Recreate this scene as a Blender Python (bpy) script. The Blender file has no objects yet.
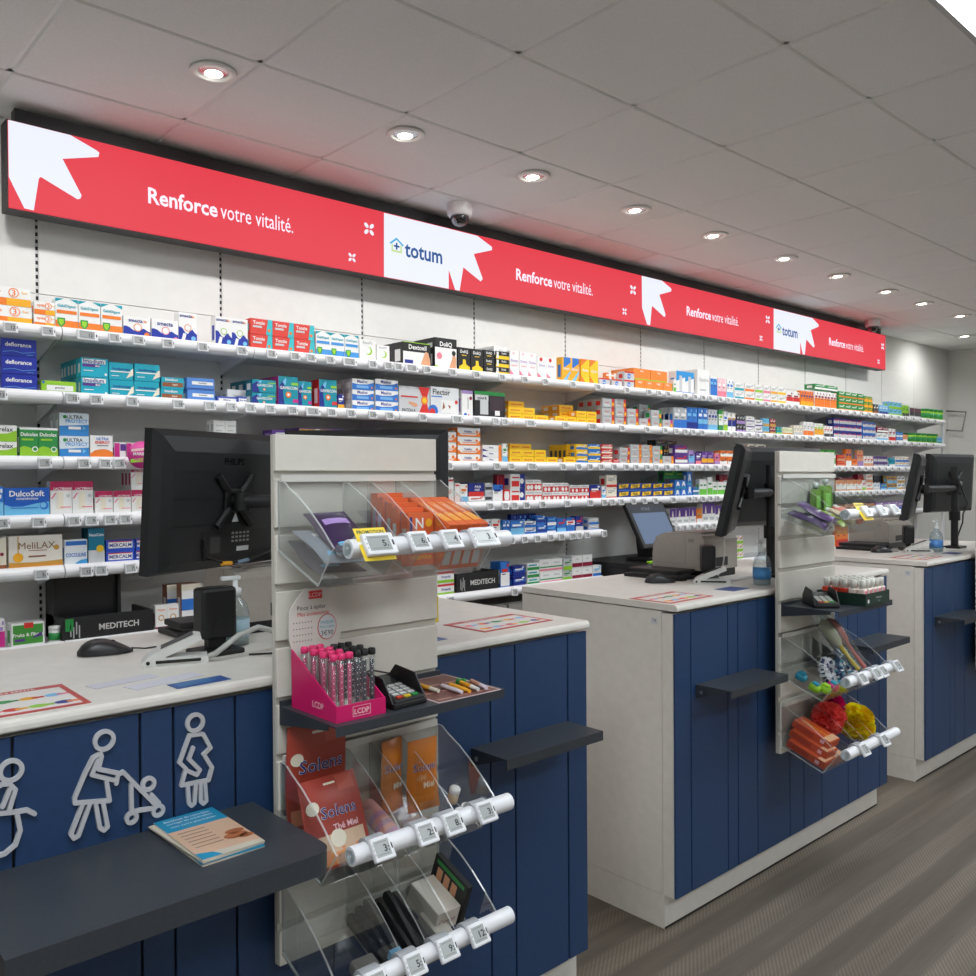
import bpy, bmesh, math, random
from mathutils import Vector, Matrix
random.seed(7)
S = bpy.context.scene
C = S.collection
# ------------------------------------------------------------------ camera
FPX, YAW, PITCH, ROLL, CAMZ = 865.23, 0.8346955, -0.0098078, -0.0068201, 1.40
def _axes():
    f = Vector((math.cos(PITCH)*math.cos(YAW), math.cos(PITCH)*math.sin(YAW), math.sin(PITCH)))
    r = Vector((math.sin(YAW), -math.cos(YAW), 0)); u = r.cross(f)
    c, s = math.cos(ROLL), math.sin(ROLL)
    return c*r + s*u, c*u - s*r, f
AR, AU, AF = _axes()
cd = bpy.data.cameras.new('camera'); cam = bpy.data.objects.new('camera', cd); C.objects.link(cam)
cd.sensor_width = 36; cd.lens = FPX/976*36; cd.clip_start = .02
cam.matrix_world = Matrix(((AR.x, AU.x, -AF.x, 0), (AR.y, AU.y, -AF.y, 0), (AR.z, AU.z, -AF.z, CAMZ), (0, 0, 0, 1)))
S.camera = cam
def un(px, py, ax, c):                       # pixel -> point on the plane axis = c
    d = AR*((px-488)/FPX) + AU*((488-py)/FPX) + AF
    o = Vector((0, 0, CAMZ)); return o + d*((c-o[ax])/d[ax])
def depth(p): return (Vector(p)-Vector((0, 0, CAMZ))).dot(AF)
# ------------------------------------------------------------------ world, exposure, large lights
w = bpy.data.worlds.new('world'); S.world = w; w.use_nodes = True
w.node_tree.nodes['Background'].inputs[0].default_value = (.9, .95, 1, 1)
w.node_tree.nodes['Background'].inputs[1].default_value = .05
S.view_settings.view_transform = 'Standard'; S.view_settings.look = 'None'
S.view_settings.exposure = 0.37; S.view_settings.gamma = 1; S.view_settings.use_curve_mapping = False
SPOT_W = 17          # one recessed downlight
PANEL_E = 12.5        # emission of a ceiling light panel
BANNER_E = 0.76
CEIL = 2.80
YW = 3.70            # shelf wall
# ------------------------------------------------------------------ materials
def lin(c): return tuple(((v/255)/12.92 if v/255 <= .04045 else ((v/255+.055)/1.055)**2.4) for v in c)
_m = {}
def M(rgb, rough=.5, metal=0., emit=0., spec=.5, coat=0.):
    k = (tuple(rgb), rough, metal, emit, spec, coat)
    if k in _m: return _m[k]
    m = bpy.data.materials.new('paint_%02x%02x%02x' % tuple(int(v) for v in rgb)); m.use_nodes = True
    b = m.node_tree.nodes['Principled BSDF']; l = lin(rgb)+(1,)
    b.inputs['Base Color'].default_value = l; b.inputs['Roughness'].default_value = rough
    b.inputs['Metallic'].default_value = metal; b.inputs['Specular IOR Level'].default_value = spec
    b.inputs['Coat Weight'].default_value = coat
    if emit:
        b.inputs['Emission Color'].default_value = l; b.inputs['Emission Strength'].default_value = emit
    m.diffuse_color = l; _m[k] = m
    return m
def MN(name, rgb, rgb2, scale, rough=.5, bump=0., detail=4, stretch=(1, 1, 1), spec=.5):
    m = bpy.data.materials.new(name); m.use_nodes = True; t = m.node_tree; b = t.nodes['Principled BSDF']
    tc = t.nodes.new('ShaderNodeTexCoord'); mp = t.nodes.new('ShaderNodeMapping'); mp.inputs['Scale'].default_value = stretch
    t.links.new(tc.outputs['Object'], mp.inputs[0])
    n = t.nodes.new('ShaderNodeTexNoise'); n.inputs['Scale'].default_value = scale; n.inputs['Detail'].default_value = detail
    t.links.new(mp.outputs[0], n.inputs['Vector'])
    r = t.nodes.new('ShaderNodeValToRGB'); r.color_ramp.elements[0].position = .3; r.color_ramp.elements[1].position = .7
    r.color_ramp.elements[0].color = lin(rgb)+(1,); r.color_ramp.elements[1].color = lin(rgb2)+(1,)
    t.links.new(n.outputs[0], r.inputs[0]); t.links.new(r.outputs[0], b.inputs['Base Color'])
    b.inputs['Roughness'].default_value = rough; b.inputs['Specular IOR Level'].default_value = spec
    if bump:
        bp = t.nodes.new('ShaderNodeBump'); bp.inputs['Strength'].default_value = bump; bp.inputs['Distance'].default_value = .002
        t.links.new(n.outputs[0], bp.inputs['Height']); t.links.new(bp.outputs[0], b.inputs['Normal'])
    return m
def clear(name, tint=(255, 255, 255), gloss=.10, rough=.03, body=0., bodyc=(230, 235, 235)):
    m = bpy.data.materials.new(name); m.use_nodes = True; t = m.node_tree; t.nodes.clear()
    o = t.nodes.new('ShaderNodeOutputMaterial'); tr = t.nodes.new('ShaderNodeBsdfTransparent'); tr.inputs[0].default_value = lin(tint)+(1,)
    g = t.nodes.new('ShaderNodeBsdfGlossy'); g.inputs['Roughness'].default_value = rough
    lw = t.nodes.new('ShaderNodeLayerWeight'); lw.inputs[0].default_value = .35
    mr = t.nodes.new('ShaderNodeMapRange'); mr.inputs['To Min'].default_value = gloss*.35; mr.inputs['To Max'].default_value = .28
    t.links.new(lw.outputs['Fresnel'], mr.inputs[0])
    mx = t.nodes.new('ShaderNodeMixShader'); t.links.new(mr.outputs[0], mx.inputs[0]); t.links.new(tr.outputs[0], mx.inputs[1]); t.links.new(g.outputs[0], mx.inputs[2])
    last = mx
    if body:
        d = t.nodes.new('ShaderNodeBsdfDiffuse'); d.inputs[0].default_value = lin(bodyc)+(1,)
        m2 = t.nodes.new('ShaderNodeMixShader'); m2.inputs[0].default_value = body
        t.links.new(mx.outputs[0], m2.inputs[1]); t.links.new(d.outputs[0], m2.inputs[2]); last = m2
    t.links.new(last.outputs[0], o.inputs[0]); return m
ACR = clear('clear_acrylic', (253, 254, 254), .05, .02, .006)
ACE = clear('acrylic_edge', (235, 240, 240), .2, .1, .45, (225, 228, 226))
PLA = clear('clear_plastic', (245, 250, 250), .12, .05, .05)
WHITE = M((236, 235, 231), .45); STEELW = M((238, 238, 240), .35)
BLK = M((16, 16, 17), .45); BLK2 = M((28, 28, 30), .5); DARK = M((38, 41, 46), .5); GREY = M((120, 120, 120), .5)
LAM = MN('white_laminate', (226, 221, 213), (219, 214, 206), 30, .38, .02)
BLUE = MN('blue_laminate', (35, 64, 104), (32, 59, 97), 60, .42, .05)
WALLM = MN('white_wall_paint', (226, 225, 220), (220, 219, 214), 60, .75, .08)
BACKM = MN('white_back_panel', (232, 231, 227), (228, 227, 223), 20, .5, .0)
TILEM = MN('ceiling_tile_fibre', (240, 239, 237), (230, 229, 227), 220, .95, .15)
SLATM = MN('cream_slat_board', (224, 219, 209), (218, 213, 203), 25, .45, .02)
STEELD = MN('dark_grey_steel', (54, 58, 64), (48, 52, 58), 150, .45, .05)
def floor_material():
    m = bpy.data.materials.new('striped_woven_vinyl'); m.use_nodes = True; t = m.node_tree; b = t.nodes['Principled BSDF']
    N = lambda k: t.nodes.new('ShaderNode'+k); L = t.links.new
    tc = N('TexCoord'); sp = N('SeparateXYZ'); L(tc.outputs['Object'], sp.inputs[0])
    n1 = N('TexNoise'); n1.inputs['Scale'].default_value = 1; n1.inputs['Detail'].default_value = 5
    mp = N('Mapping'); mp.inputs['Scale'].default_value = (.7, 9, 1); L(tc.outputs['Object'], mp.inputs[0]); L(mp.outputs[0], n1.inputs['Vector'])
    r = N('ValToRGB'); r.color_ramp.elements[0].position = .32; r.color_ramp.elements[1].position = .68
    r.color_ramp.elements[0].color = lin((98, 88, 77))+(1,); r.color_ramp.elements[1].color = lin((126, 115, 103))+(1,); L(n1.outputs[0], r.inputs[0])
    n2 = N('TexNoise'); n2.inputs['Scale'].default_value = 1; n2.inputs['Detail'].default_value = 6
    mp2 = N('Mapping'); mp2.inputs['Scale'].default_value = (6, 160, 1); L(tc.outputs['Object'], mp2.inputs[0]); L(mp2.outputs[0], n2.inputs['Vector'])
    # bands along x, ribbed and plain by turns
    y1 = N('Math'); y1.operation = 'MULTIPLY'; y1.inputs[1].default_value = 1/.17; L(sp.outputs['Y'], y1.inputs[0])
    fr = N('Math'); fr.operation = 'PINGPONG'; fr.inputs[1].default_value = .5; L(y1.outputs[0], fr.inputs[0])
    band = N('Math'); band.operation = 'SUBTRACT'; band.inputs[1].default_value = .22; L(fr.outputs[0], band.inputs[0])
    bs = N('Math'); bs.operation = 'MULTIPLY'; bs.inputs[1].default_value = 14; bs.use_clamp = True; L(band.outputs[0], bs.inputs[0])
    ax = N('Math'); ax.operation = 'MULTIPLY'; ax.inputs[1].default_value = -52; L(sp.outputs['X'], ax.inputs[0])
    ay = N('Math'); ay.operation = 'MULTIPLY'; ay.inputs[1].default_value = 74; L(sp.outputs['Y'], ay.inputs[0])
    ad = N('Math'); ad.operation = 'ADD'; L(ax.outputs[0], ad.inputs[0]); L(ay.outputs[0], ad.inputs[1])
    rb = N('Math'); rb.operation = 'PINGPONG'; rb.inputs[1].default_value = .5; L(ad.outputs[0], rb.inputs[0])
    rm = N('Math'); rm.operation = 'MULTIPLY'; L(rb.outputs[0], rm.inputs[0]); L(bs.outputs[0], rm.inputs[1])
    v = N('Math'); v.operation = 'MULTIPLY_ADD'; v.inputs[1].default_value = 1.0; v.inputs[2].default_value = .72; L(rm.outputs[0], v.inputs[0])
    v2 = N('Math'); v2.operation = 'MULTIPLY_ADD'; v2.inputs[1].default_value = .35; v2.inputs[2].default_value = .82; L(n2.outputs[0], v2.inputs[0])
    vm = N('Math'); vm.operation = 'MULTIPLY'; L(v.outputs[0], vm.inputs[0]); L(v2.outputs[0], vm.inputs[1])
    hs = N('HueSaturation'); L(r.outputs[0], hs.inputs['Color']); L(vm.outputs[0], hs.inputs['Value']); L(hs.outputs[0], b.inputs['Base Color'])
    bp = N('Bump'); bp.inputs['Strength'].default_value = .15; bp.inputs['Distance'].default_value = .002; L(rm.outputs[0], bp.inputs['Height']); L(bp.outputs[0], b.inputs['Normal'])
    b.inputs['Roughness'].default_value = .62; return m
# ------------------------------------------------------------------ text as mesh
_t = {}
def tmesh(s, bold=False):
    k = (s, bold)
    if k in _t: return _t[k]
    c = bpy.data.curves.new('lettering', 'FONT'); c.body = s; c.resolution_u = 2; c.offset = .022 if bold else 0.
    o = bpy.data.objects.new('lettering', c); me = o.to_mesh()
    vs = [v.co.copy() for v in me.vertices]; fs = [tuple(p.vertices) for p in me.polygons]
    if vs:
        x0 = min(v.x for v in vs); x1 = max(v.x for v in vs); y0 = min(v.y for v in vs); y1 = max(v.y for v in vs)
    else: x0 = x1 = y0 = y1 = 0
    cx, cy = (x0+x1)/2, (y0+y1)/2
    vs = [(v.x-cx, v.y-cy) for v in vs]; o.to_mesh_clear(); bpy.data.objects.remove(o); bpy.data.curves.remove(c)
    _t[k] = (vs, fs, x1-x0, max(y1-y0, 1e-4)); return _t[k]
# ------------------------------------------------------------------ mesh builder
class MB:
    def __init__(s): s.v = []; s.f = []; s.mi = []; s.mats = []; s.sm = []
    def _m(s, m):
        if m not in s.mats: s.mats.append(m)
        return s.mats.index(m)
    def add(s, vs, fs, m, T=None, smooth=False):
        n = len(s.v); i = s._m(m)
        s.v += [tuple(T @ Vector(v)) if T else tuple(v) for v in vs]
        for f in fs: s.f.append(tuple(a+n for a in f)); s.mi.append(i); s.sm.append(smooth)
        return s
    def box(s, a, b, m, T=None):
        x0, y0, z0 = a; x1, y1, z1 = b
        return s.add([(x0, y0, z0), (x1, y0, z0), (x1, y1, z0), (x0, y1, z0), (x0, y0, z1), (x1, y0, z1), (x1, y1, z1), (x0, y1, z1)],
                     [(0, 3, 2, 1), (4, 5, 6, 7), (0, 1, 5, 4), (1, 2, 6, 5), (2, 3, 7, 6), (3, 0, 4, 7)], m, T)
    def rbox(s, a, b, r, m, T=None, seg=2):
        bm = bmesh.new(); bmesh.ops.create_cube(bm, size=1)
        for v in bm.verts:
            for k in range(3): v.co[k] = (a[k]+b[k])/2 + v.co[k]*(b[k]-a[k])
        bmesh.ops.bevel(bm, geom=bm.edges[:]+bm.verts[:], offset=r, segments=seg, affect='EDGES', profile=.5)
        bm.verts.index_update(); s.add([v.co.copy() for v in bm.verts], [tuple(v.index for v in f.verts) for f in bm.faces], m, T); bm.free(); return s
    def cyl(s, p0, p1, r, m, n=12, r2=None, T=None):
        return s.tube([p0, p1], r, m, n, T, r2)
    def tube(s, pts, r, m, n=8, T=None, r2=None, caps=True):
        P = [Vector(p) for p in pts]; vs = []; fs = []; k = len(P)
        up = None
        for i, p in enumerate(P):
            d = (P[min(i+1, k-1)]-P[max(i-1, 0)]).normalized()
            if up is None: up = Vector((0, 0, 1)) if abs(d.z) < .9 else Vector((1, 0, 0))
            a = (up - d*up.dot(d)).normalized(); up = a; b = d.cross(a)
            rr = r[i] if isinstance(r, (list, tuple)) else (r + ((r2-r)*i/(k-1) if r2 is not None else 0))
            for j in range(n):
                t = 2*math.pi*j/n; vs.append(p + (a*math.cos(t) + b*math.sin(t))*rr)
        for i in range(k-1):
            for j in range(n): fs.append((i*n+j, i*n+(j+1) % n, (i+1)*n+(j+1) % n, (i+1)*n+j))
        s.add(vs, fs, m, T, True)
        if caps: s.add(vs[:n], [tuple(range(n))[::-1]], m, T); s.add(vs[-n:], [tuple(range(n))], m, T)
        return s
    def lathe(s, prof, c, m, n=16, T=None, smooth=True):
        vs = []; fs = []; k = len(prof)
        for r, z in prof:
            for j in range(n):
                t = 2*math.pi*j/n; vs.append((c[0]+r*math.cos(t), c[1]+r*math.sin(t), c[2]+z))
        for i in range(k-1):
            for j in range(n): fs.append((i*n+j, i*n+(j+1) % n, (i+1)*n+(j+1) % n, (i+1)*n+j))
        if prof[0][0] > 1e-5: fs.append(tuple(range(n))[::-1])
        if prof[-1][0] > 1e-5: fs.append(tuple(range((k-1)*n, k*n)))
        return s.add(vs, fs, m, T, smooth)
    def prism(s, poly, ax, a0, a1, m, edge=None, T=None):      # poly in the plane of the two other axes, extruded along ax
        def p3(q, a):
            if ax == 0: return (a, q[0], q[1])
            if ax == 1: return (q[0], a, q[1])
            return (q[0], q[1], a)
        n = len(poly); A = [p3(q, a0) for q in poly]; B = [p3(q, a1) for q in poly]
        s.add(A, [tuple(range(n))], m, T); s.add(B, [tuple(range(n))[::-1]], m, T)
        return s.add(A+B, [(i, (i+1) % n, n+(i+1) % n, n+i) for i in range(n)], edge or m, T)
    def text(s, txt, c, h, m, ux=(1, 0, 0), uy=(0, 0, 1), maxw=None, bold=False, T=None):   # c = centre, h = height
        vs, fs, wd, ht = tmesh(txt, bold)
        if not vs: return s
        k = h/ht
        kx = k if not maxw or wd*k <= maxw else maxw/wd
        ux, uy, c = Vector(ux), Vector(uy), Vector(c)
        return s.add([c + ux*(x*kx) + uy*(y*k) for x, y in vs], fs, m, T)
    def mesh(s, name):
        me = bpy.data.meshes.new(name); me.from_pydata(s.v, [], s.f)
        for m in s.mats: me.materials.append(m)
        me.polygons.foreach_set('material_index', s.mi); me.polygons.foreach_set('use_smooth', s.sm); me.update(); return me
    def build(s, name, parent=None, loc=None, rz=0.):
        return obj(name, s.mesh(name), parent, loc, rz)
def obj(name, me, parent=None, loc=None, rz=0.):
    o = bpy.data.objects.new(name, me); C.objects.link(o)
    if loc: o.location = loc
    if rz: o.rotation_euler.z = rz
    if parent: o.parent = parent
    return o
def tag(o, label=None, cat=None, group=None, kind=None):
    if label: o['label'] = label
    if cat: o['category'] = cat
    if group: o['group'] = group
    if kind: o['kind'] = kind
    return o
def thing(name, label, cat, loc=(0, 0, 0), rz=0., group=None):
    o = bpy.data.objects.new(name, None); C.objects.link(o); o.location = loc; o.rotation_euler.z = rz; o.empty_display_size = .05
    return tag(o, label, cat, group)
ORD = ['first', 'second', 'third', 'fourth', 'fifth', 'sixth', 'seventh', 'eighth', 'ninth', 'tenth', 'eleventh', 'twelfth', 'thirteenth', 'fourteenth',
       'fifteenth', 'sixteenth', 'seventeenth', 'eighteenth', 'nineteenth', 'twentieth']
def nth(i):
    if i < 20: return ORD[i]
    t = ['', '', 'twenty', 'thirty', 'forty', 'fifty', 'sixty', 'seventy', 'eighty', 'ninety'][((i+1)//10) % 10]
    u = (i+1) % 10
    return t+'-'+ORD[u-1] if u else t.replace('ty', 'tieth')
def rotX(a, p=(0, 0, 0)):
    p = Vector(p); return Matrix.Translation(p) @ Matrix.Rotation(a, 4, 'X') @ Matrix.Translation(-p)
# ------------------------------------------------------------------ room shell
X0, X1, Y0 = -2.4, 10.28, -3.2
def struct(name, mb, **k): return tag(mb.build(name), kind='structure', **k)
fl = struct('floor', MB().box((X0, Y0, -.05), (X1, YW, 0), floor_material()))
wb = struct('wall_back', MB().box((X0, YW, 0), (X1+.1, YW+.1, CEIL+.1), WALLM))
struct('wall_right', MB().box((X1, Y0, 0), (X1+.1, YW, CEIL+.1), WALLM))
struct('wall_left', MB().box((X0-.1, Y0, 0), (X0, YW, CEIL+.1), WALLM))
struct('wall_front', MB().box((X0-.1, Y0-.1, 0), (X1+.1, Y0, CEIL+.1), WALLM))
TX, TY, PX, PY = 2.60, 2.653, .605, .614
gx = [TX+PX*k for k in range(-9, 13)]; gy = [TY+PY*k for k in range(-10, 2)]
gx = [x for x in gx if X0 < x < X1]; gy = [y for y in gy if Y0 < y < YW]
cb = MB().box((X0, Y0, CEIL+.012), (X1, YW, CEIL+.1), WHITE)
for x in gx: cb.box((x-.012, Y0, CEIL), (x+.012, YW, CEIL+.012), WHITE)
for y in gy: cb.box((X0, y-.012, CEIL), (X1, y+.012, CEIL+.012), WHITE)
ceil_o = struct('ceiling', cb)
ex = [X0]+gx+[X1]; ey = [Y0]+gy+[YW]
PANELS = []          # ceiling cells that carry a light panel
for x in (2.60, 6.23, -1.03):
    for y in (.81-PY, .81-PY*4): PANELS.append((x, y))
_tm = {}
for i in range(len(ex)-1):
    for j in range(len(ey)-1):
        wx, wy = ex[i+1]-ex[i], ey[j+1]-ey[j]
        if wx < .05 or wy < .05: continue
        k = (round(wx, 3), round(wy, 3))
        if k not in _tm:
            a, b = wx/2-.006, wy/2-.006
            vs = [(sx*(a-e), sy*(b-e), z) for z, e in ((CEIL+.012, 0), (CEIL-.001, 0), (CEIL-.006, .006)) for sx, sy in ((-1, -1), (1, -1), (1, 1), (-1, 1))]
            fs = [(8, 11, 10, 9)]+[(q*4+n, q*4+(n+1) % 4, q*4+4+(n+1) % 4, q*4+4+n) for q in (0, 1) for n in range(4)]
            _tm[k] = MB().add(vs, fs, TILEM).mesh('ceiling_tile')
        obj('tile', _tm[k], ceil_o, ((ex[i]+ex[i+1])/2, (ey[j]+ey[j+1])/2, 0))
# light panels: the first is in view, the others are added fill
def emis(rgb, e, name='light_emitter'):
    m = bpy.data.materials.new(name); m.use_nodes = True; t = m.node_tree; b = t.nodes['Principled BSDF']
    b.inputs['Base Color'].default_value = (.02, .02, .02, 1); b.inputs['Emission Color'].default_value = lin(rgb)+(1,); b.inputs['Emission Strength'].default_value = e
    b.inputs['Specular IOR Level'].default_value = .1; b.inputs['Roughness'].default_value = .6; return m
LEDM = emis((242, 250, 255), PANEL_E)
for i, (x, y) in enumerate([(2.45, .40), (5.2, .40), (-.6, .40), (2.45, -1.6), (5.2, -1.6), (-.6, -1.6), (8.0, .40)]):
    t = thing('ceiling_light_panel', 'large square light panel mounted under the ceiling, ' + ['entering the picture at the upper right corner', 'added fill in front of the third counter', 'added fill left of the viewpoint by counters',
              'added fill behind the viewpoint, middle', 'added fill behind viewpoint towards the far end', 'added fill behind the viewpoint on the left', 'added fill farthest along the room'][i], 'ceiling light', (x, y, CEIL-.05), 0, 'ceiling light panels')
    MB().box((0, 0, .004), (1.19, .585, .044), M((225, 225, 225), .4)).build('housing', t)
    f = MB()
    for a, b in (((0, 0), (1.19, .018)), ((0, .567), (1.19, .585)), ((0, .018), (.018, .567)), ((1.172, .018), (1.19, .567))): f.box((a[0], a[1], 0), (b[0], b[1], .004), M((200, 200, 202), .35, .6))
    f.build('frame', t); MB().box((.018, .018, .002), (1.172, .567, .004), LEDM).build('diffuser', t)
# downlights
LAMPM = emis((255, 246, 230), 14.0)
DLX = [.55, 1.297, 2.108, 2.836, 3.589, 4.305, 5.10, 5.827, 6.598, 7.275, 8.089, 9.286]
for i, x in enumerate(DLX):
    y = 2.805 if i < 11 else 3.178
    lab = 'round recessed downlight in the ceiling, ' + ('nearest the viewpoint, outside the picture' if i == 0 else '%s from the left' % nth(i-1) if i < 11 else 'apart from the row by the far wall')
    t = thing('downlight', lab, 'downlight', (x, y, CEIL-.006), 0, 'downlights along the shelf wall')
    MB().lathe([(.052, -.001), (.075, -.002), (.078, -.006), (.074, -.010), (.056, -.012), (.050, -.004)], (0, 0, 0), WHITE, 28).build('trim_ring', t)
    MB().lathe([(.050, -.0045), (.046, -.005), (.030, -.0055)], (0, 0, 0), M((200, 200, 200), .18, .9), 20).build('reflector', t)
    MB().lathe([(0.001, -.0062), (.030, -.0062), (.030, -.0058)], (.006, .012, 0), LAMPM, 16).build('lamp', t)
    ld = bpy.data.lights.new('downlight_beam', 'SPOT'); ld.energy = SPOT_W; ld.spot_size = math.radians(140); ld.spot_blend = .8; ld.shadow_soft_size = .05; ld.color = (1, 1, 1)
    lo = bpy.data.objects.new('downlight_beam', ld); C.objects.link(lo); lo.parent = t; lo.location = (0, 0, -.03)
    lo.rotation_euler = Vector((0, .75, -1.25)).to_track_quat('-Z', 'Y').to_euler()
# dome cameras
for i, (x, y) in enumerate(((2.85, 3.345), (7.70, 3.40))):
    t = thing('dome_camera', ['white dome security camera under the ceiling before the middle of the banner', 'small far dome security camera above the right end of the banner'][i], 'security camera', (x, y, CEIL-.006), 0)
    MB().lathe([(.062, 0), (.064, -.006), (.064, -.055), (.055, -.062), (.045, -.063)], (0, 0, 0), M((225, 222, 222), .4), 24).build('housing', t)
    MB().lathe([(.046, -.062), (.046, -.075), (.040, -.092), (.028, -.105), (.012, -.111), (.001, -.112)], (0, 0, 0), clear('dome_glass', (120, 120, 130), .4, .02), 24).build('dome', t)
    b = MB().lathe([(.038, -.064), (.038, -.080), (.030, -.090), (.001, -.092)], (0, 0, 0), M((40, 40, 46), .3), 16); b.cyl((0, -.02, -.08), (-.004, -.038, -.09), .011, BLK, 12); b.build('lens_unit', t)
# ------------------------------------------------------------------ banner (LED screen)
BY = 3.50
RED = emis((232, 62, 76), BANNER_E, 'led_red'); LWH = emis((236, 240, 255), BANNER_E*1.05, 'led_white'); LBL = emis((28, 84, 150), BANNER_E, 'led_blue'); LSK = emis((70, 175, 225), BANNER_E, 'led_sky'); LGR = emis((200, 225, 150), BANNER_E, 'led_green'); LIL = emis((255, 238, 255), BANNER_E*1.1, 'led_lilac')
bn = thing('led_banner', 'long red and white illuminated banner hung below the ceiling above the shelves', 'banner', (.832, BY, 2.40))
BL, BH = 7.36, .318
MB().box((-.004, .004, -.004), (BL+.004, .085, BH+.004), BLK2).build('cabinet', bn)
MB().box((0, 0, 0), (BL, .004, BH), RED).build('screen', bn)
hb = MB()
hb.box((.03, .03, BH+.004), (BL-.03, .08, CEIL-2.40-.022), BLK2)  # black strip standing in for the unlit gap between banner and ceiling
hb.build('dark_gap_strip', bn)
MB().rbox((-.006, .02, .06), (-.003, .05, .12), .001, BLK).build('side_clip', bn)
def bl(px, py): p = un(px, py, 1, BY); return (p.x-.832, p.z-2.40)
def bpoly(name, pts, m, dx=0., y=-.001):
    pts = [(min(max(x+dx, .001), BL-.001), min(max(z, .001), BH-.001)) for x, z in pts]
    MB().prism(pts, 1, y, 0, m).build(name, bn)
st1 = [bl(a/6.97, 100+b/6.97) for a, b in ((50, 128), (490, 240), (670, 350), (692, 368), (685, 397), (435, 410), (568, 665), (560, 688), (540, 692), (285, 536), (270, 548), (235, 770), (170, 755), (58, 535))]
st2 = [bl(370+a/7.508, 190+b/7.508) for a, b in ((585, 290), (805, 345), (915, 428), (915, 452), (778, 480), (846, 668), (830, 686), (700, 580), (672, 762), (640, 752), (590, 597))]
blk2 = [bl(370+a/7.508, 190+b/7.508) for a, b in ((105, 172), (590, 290), (590, 745), (105, 653))]
PER = 3.69
def flower(px, py, r, dx):
    cx, cz = bl(px, py)
    b = MB()
    for k in range(4):
        a = math.pi/4+k*math.pi/2; d = (math.cos(a), math.sin(a)); n = (-d[1], d[0])
        pts = [(cx+dx+d[0]*s*r+n[0]*q*r, cz+d[1]*s*r+n[1]*q*r) for s, q in ((.18, 0), (.4, .24), (.8, .27), (1.05, .12), (1.05, -.12), (.8, -.27), (.4, -.24))]
        b.prism(pts, 1, -.001, 0, LWH)
    b.build('flower_mark', bn)
def slogan(pxa, pya, pxb, pyb, dx):
    x0, z0 = bl(pxa, pya); x1, z1 = bl(pxb, pyb); L = x1-x0; z = (z0+z1)/2
    b = MB(); b.text('Renforce', (x0+L*.225+dx, -.0012, z), .066, LIL, maxw=L*.45, bold=True)
    b.text('votre vitalité.', (x0+L*.735+dx, -.0012, z), .066, LIL, maxw=L*.53); b.build('slogan', bn)
for k in (0, 1):
    dx = PER*k
    bpoly('white_star', st1, LWH, dx+(.012 if k else 0)); bpoly('white_field', blk2, LWH, dx); bpoly('white_star', st2, LWH, dx)
    slogan(148, 196.5, 293, 225, dx); slogan(516, 273, 592.5, 291.5, dx)
    flower(369, 229, .034, dx); flower(352, 257.5, .024, dx); flower(633, 290, .034, dx); flower(624.5, 311.5, .024, dx)
    b = MB(); x0, z0 = bl(404.5, 250); x1, z1 = bl(442, 258)
    b.text('totum', ((x0+x1)/2+dx, -.0022, (z0+z1)/2), .068, LBL, maxw=x1-x0, bold=True)
    hx, hz = bl(396.5, 246); hx += dx; r = .034
    for pa, pb, m in (((-1.1, .25), (0, 1.05), LSK), ((0, 1.05), (1.1, .25), LSK), ((-.8, .1), (-.8, -.8), LGR), ((-.8, -.8), (.8, -.8), LGR), ((.8, -.8), (.8, .1), LGR), ((-.4, -.05), (.4, -.05), LBL), ((0, -.45), (0, .35), LBL)):
        a = Vector((pa[0], pa[1])); c = Vector((pb[0], pb[1])); d = (c-a).normalized(); n = Vector((-d.y, d.x))*.13; d = d*.1
        b.prism([(hx+r*q.x, hz+r*q.y) for q in (a-d+n, c+d+n, c+d-n, a-d-n)], 1, -.0022, -.001, m)
    b.build('house_logo', bn)
# ------------------------------------------------------------------ wall shelving
YS, YP, YB = 3.38, 3.402, 3.68
XS = [.2154+.75563*k for k in range(13)]
LV = {1: 1.947, 2: 1.711, 3: 1.474, 4: 1.263, 5: 1.076, 6: .797}
LNAME = {1: 'top', 2: 'second', 3: 'third', 4: 'fourth', 5: 'fifth', 6: 'lowest'}
for k in range(12):
    a, b = XS[k]+.006, XS[k+1]-.006
    MB().box((a, YB, .10), (b, YW, 1.20), BACKM).build('panel', wb); MB().box((a, YB, 1.203), (b, YW, 2.135), BACKM).build('panel', wb); MB().box((a, YB, 2.138), (b, YW, 2.45), BACKM).build('panel', wb)
um = MB().box((-.006, .004, .1), (.006, .02, 2.45), M((205, 205, 203), .5))
for i in range(82): um.box((-.0045, .003, .18+i*.0276), (.0045, .0045, .18+i*.0276+.0145), M((25, 25, 27), .7))
um = um.mesh('slotted_upright')
for x in XS: obj('slotted_upright', um, wb, (x, YB, 0))
WD = XS[1]-XS[0]
def shelf_meshes():
    bd = MB().box((.003, .012, -.012), (WD-.003, .30, .012), STEELW).mesh('board')
    pr = [(.028*math.cos(t)*.9, .024*math.sin(t)) for t in [math.pi*(.5+i/8) for i in range(9)]]
    rl = MB().prism([(y+.012, z-.002) for y, z in pr]+[(.022, -.026), (.022, .022)], 0, .002, WD-.002, STEELW).mesh('front_rail')
    br = MB().prism([(.03, -.012), (.30, -.012), (.30, -.075)], 0, 0, .004, STEELW).mesh('bracket')
    return bd, rl, br
SBD, SRL, SBR = shelf_meshes()
def has_shelf(l, k): return l <= 4 or (l == 5 and k != 5) or (l == 6 and k != 5 and k <= 9)
for l in LV:
    for k in range(12):
        if not has_shelf(l, k): continue
        t = thing('metal_shelf', 'white metal wall shelf with rounded front rail, %s row, %s bay from the left' % (LNAME[l], nth(k)), 'shelf', (XS[k], YS, LV[l]), 0, 'white wall shelves')
        obj('board', SBD, t); obj('front_rail', SRL, t); obj('bracket', SBR, t, (.004, 0, 0)); obj('bracket', SBR, t, (WD-.008, 0, 0))
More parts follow.
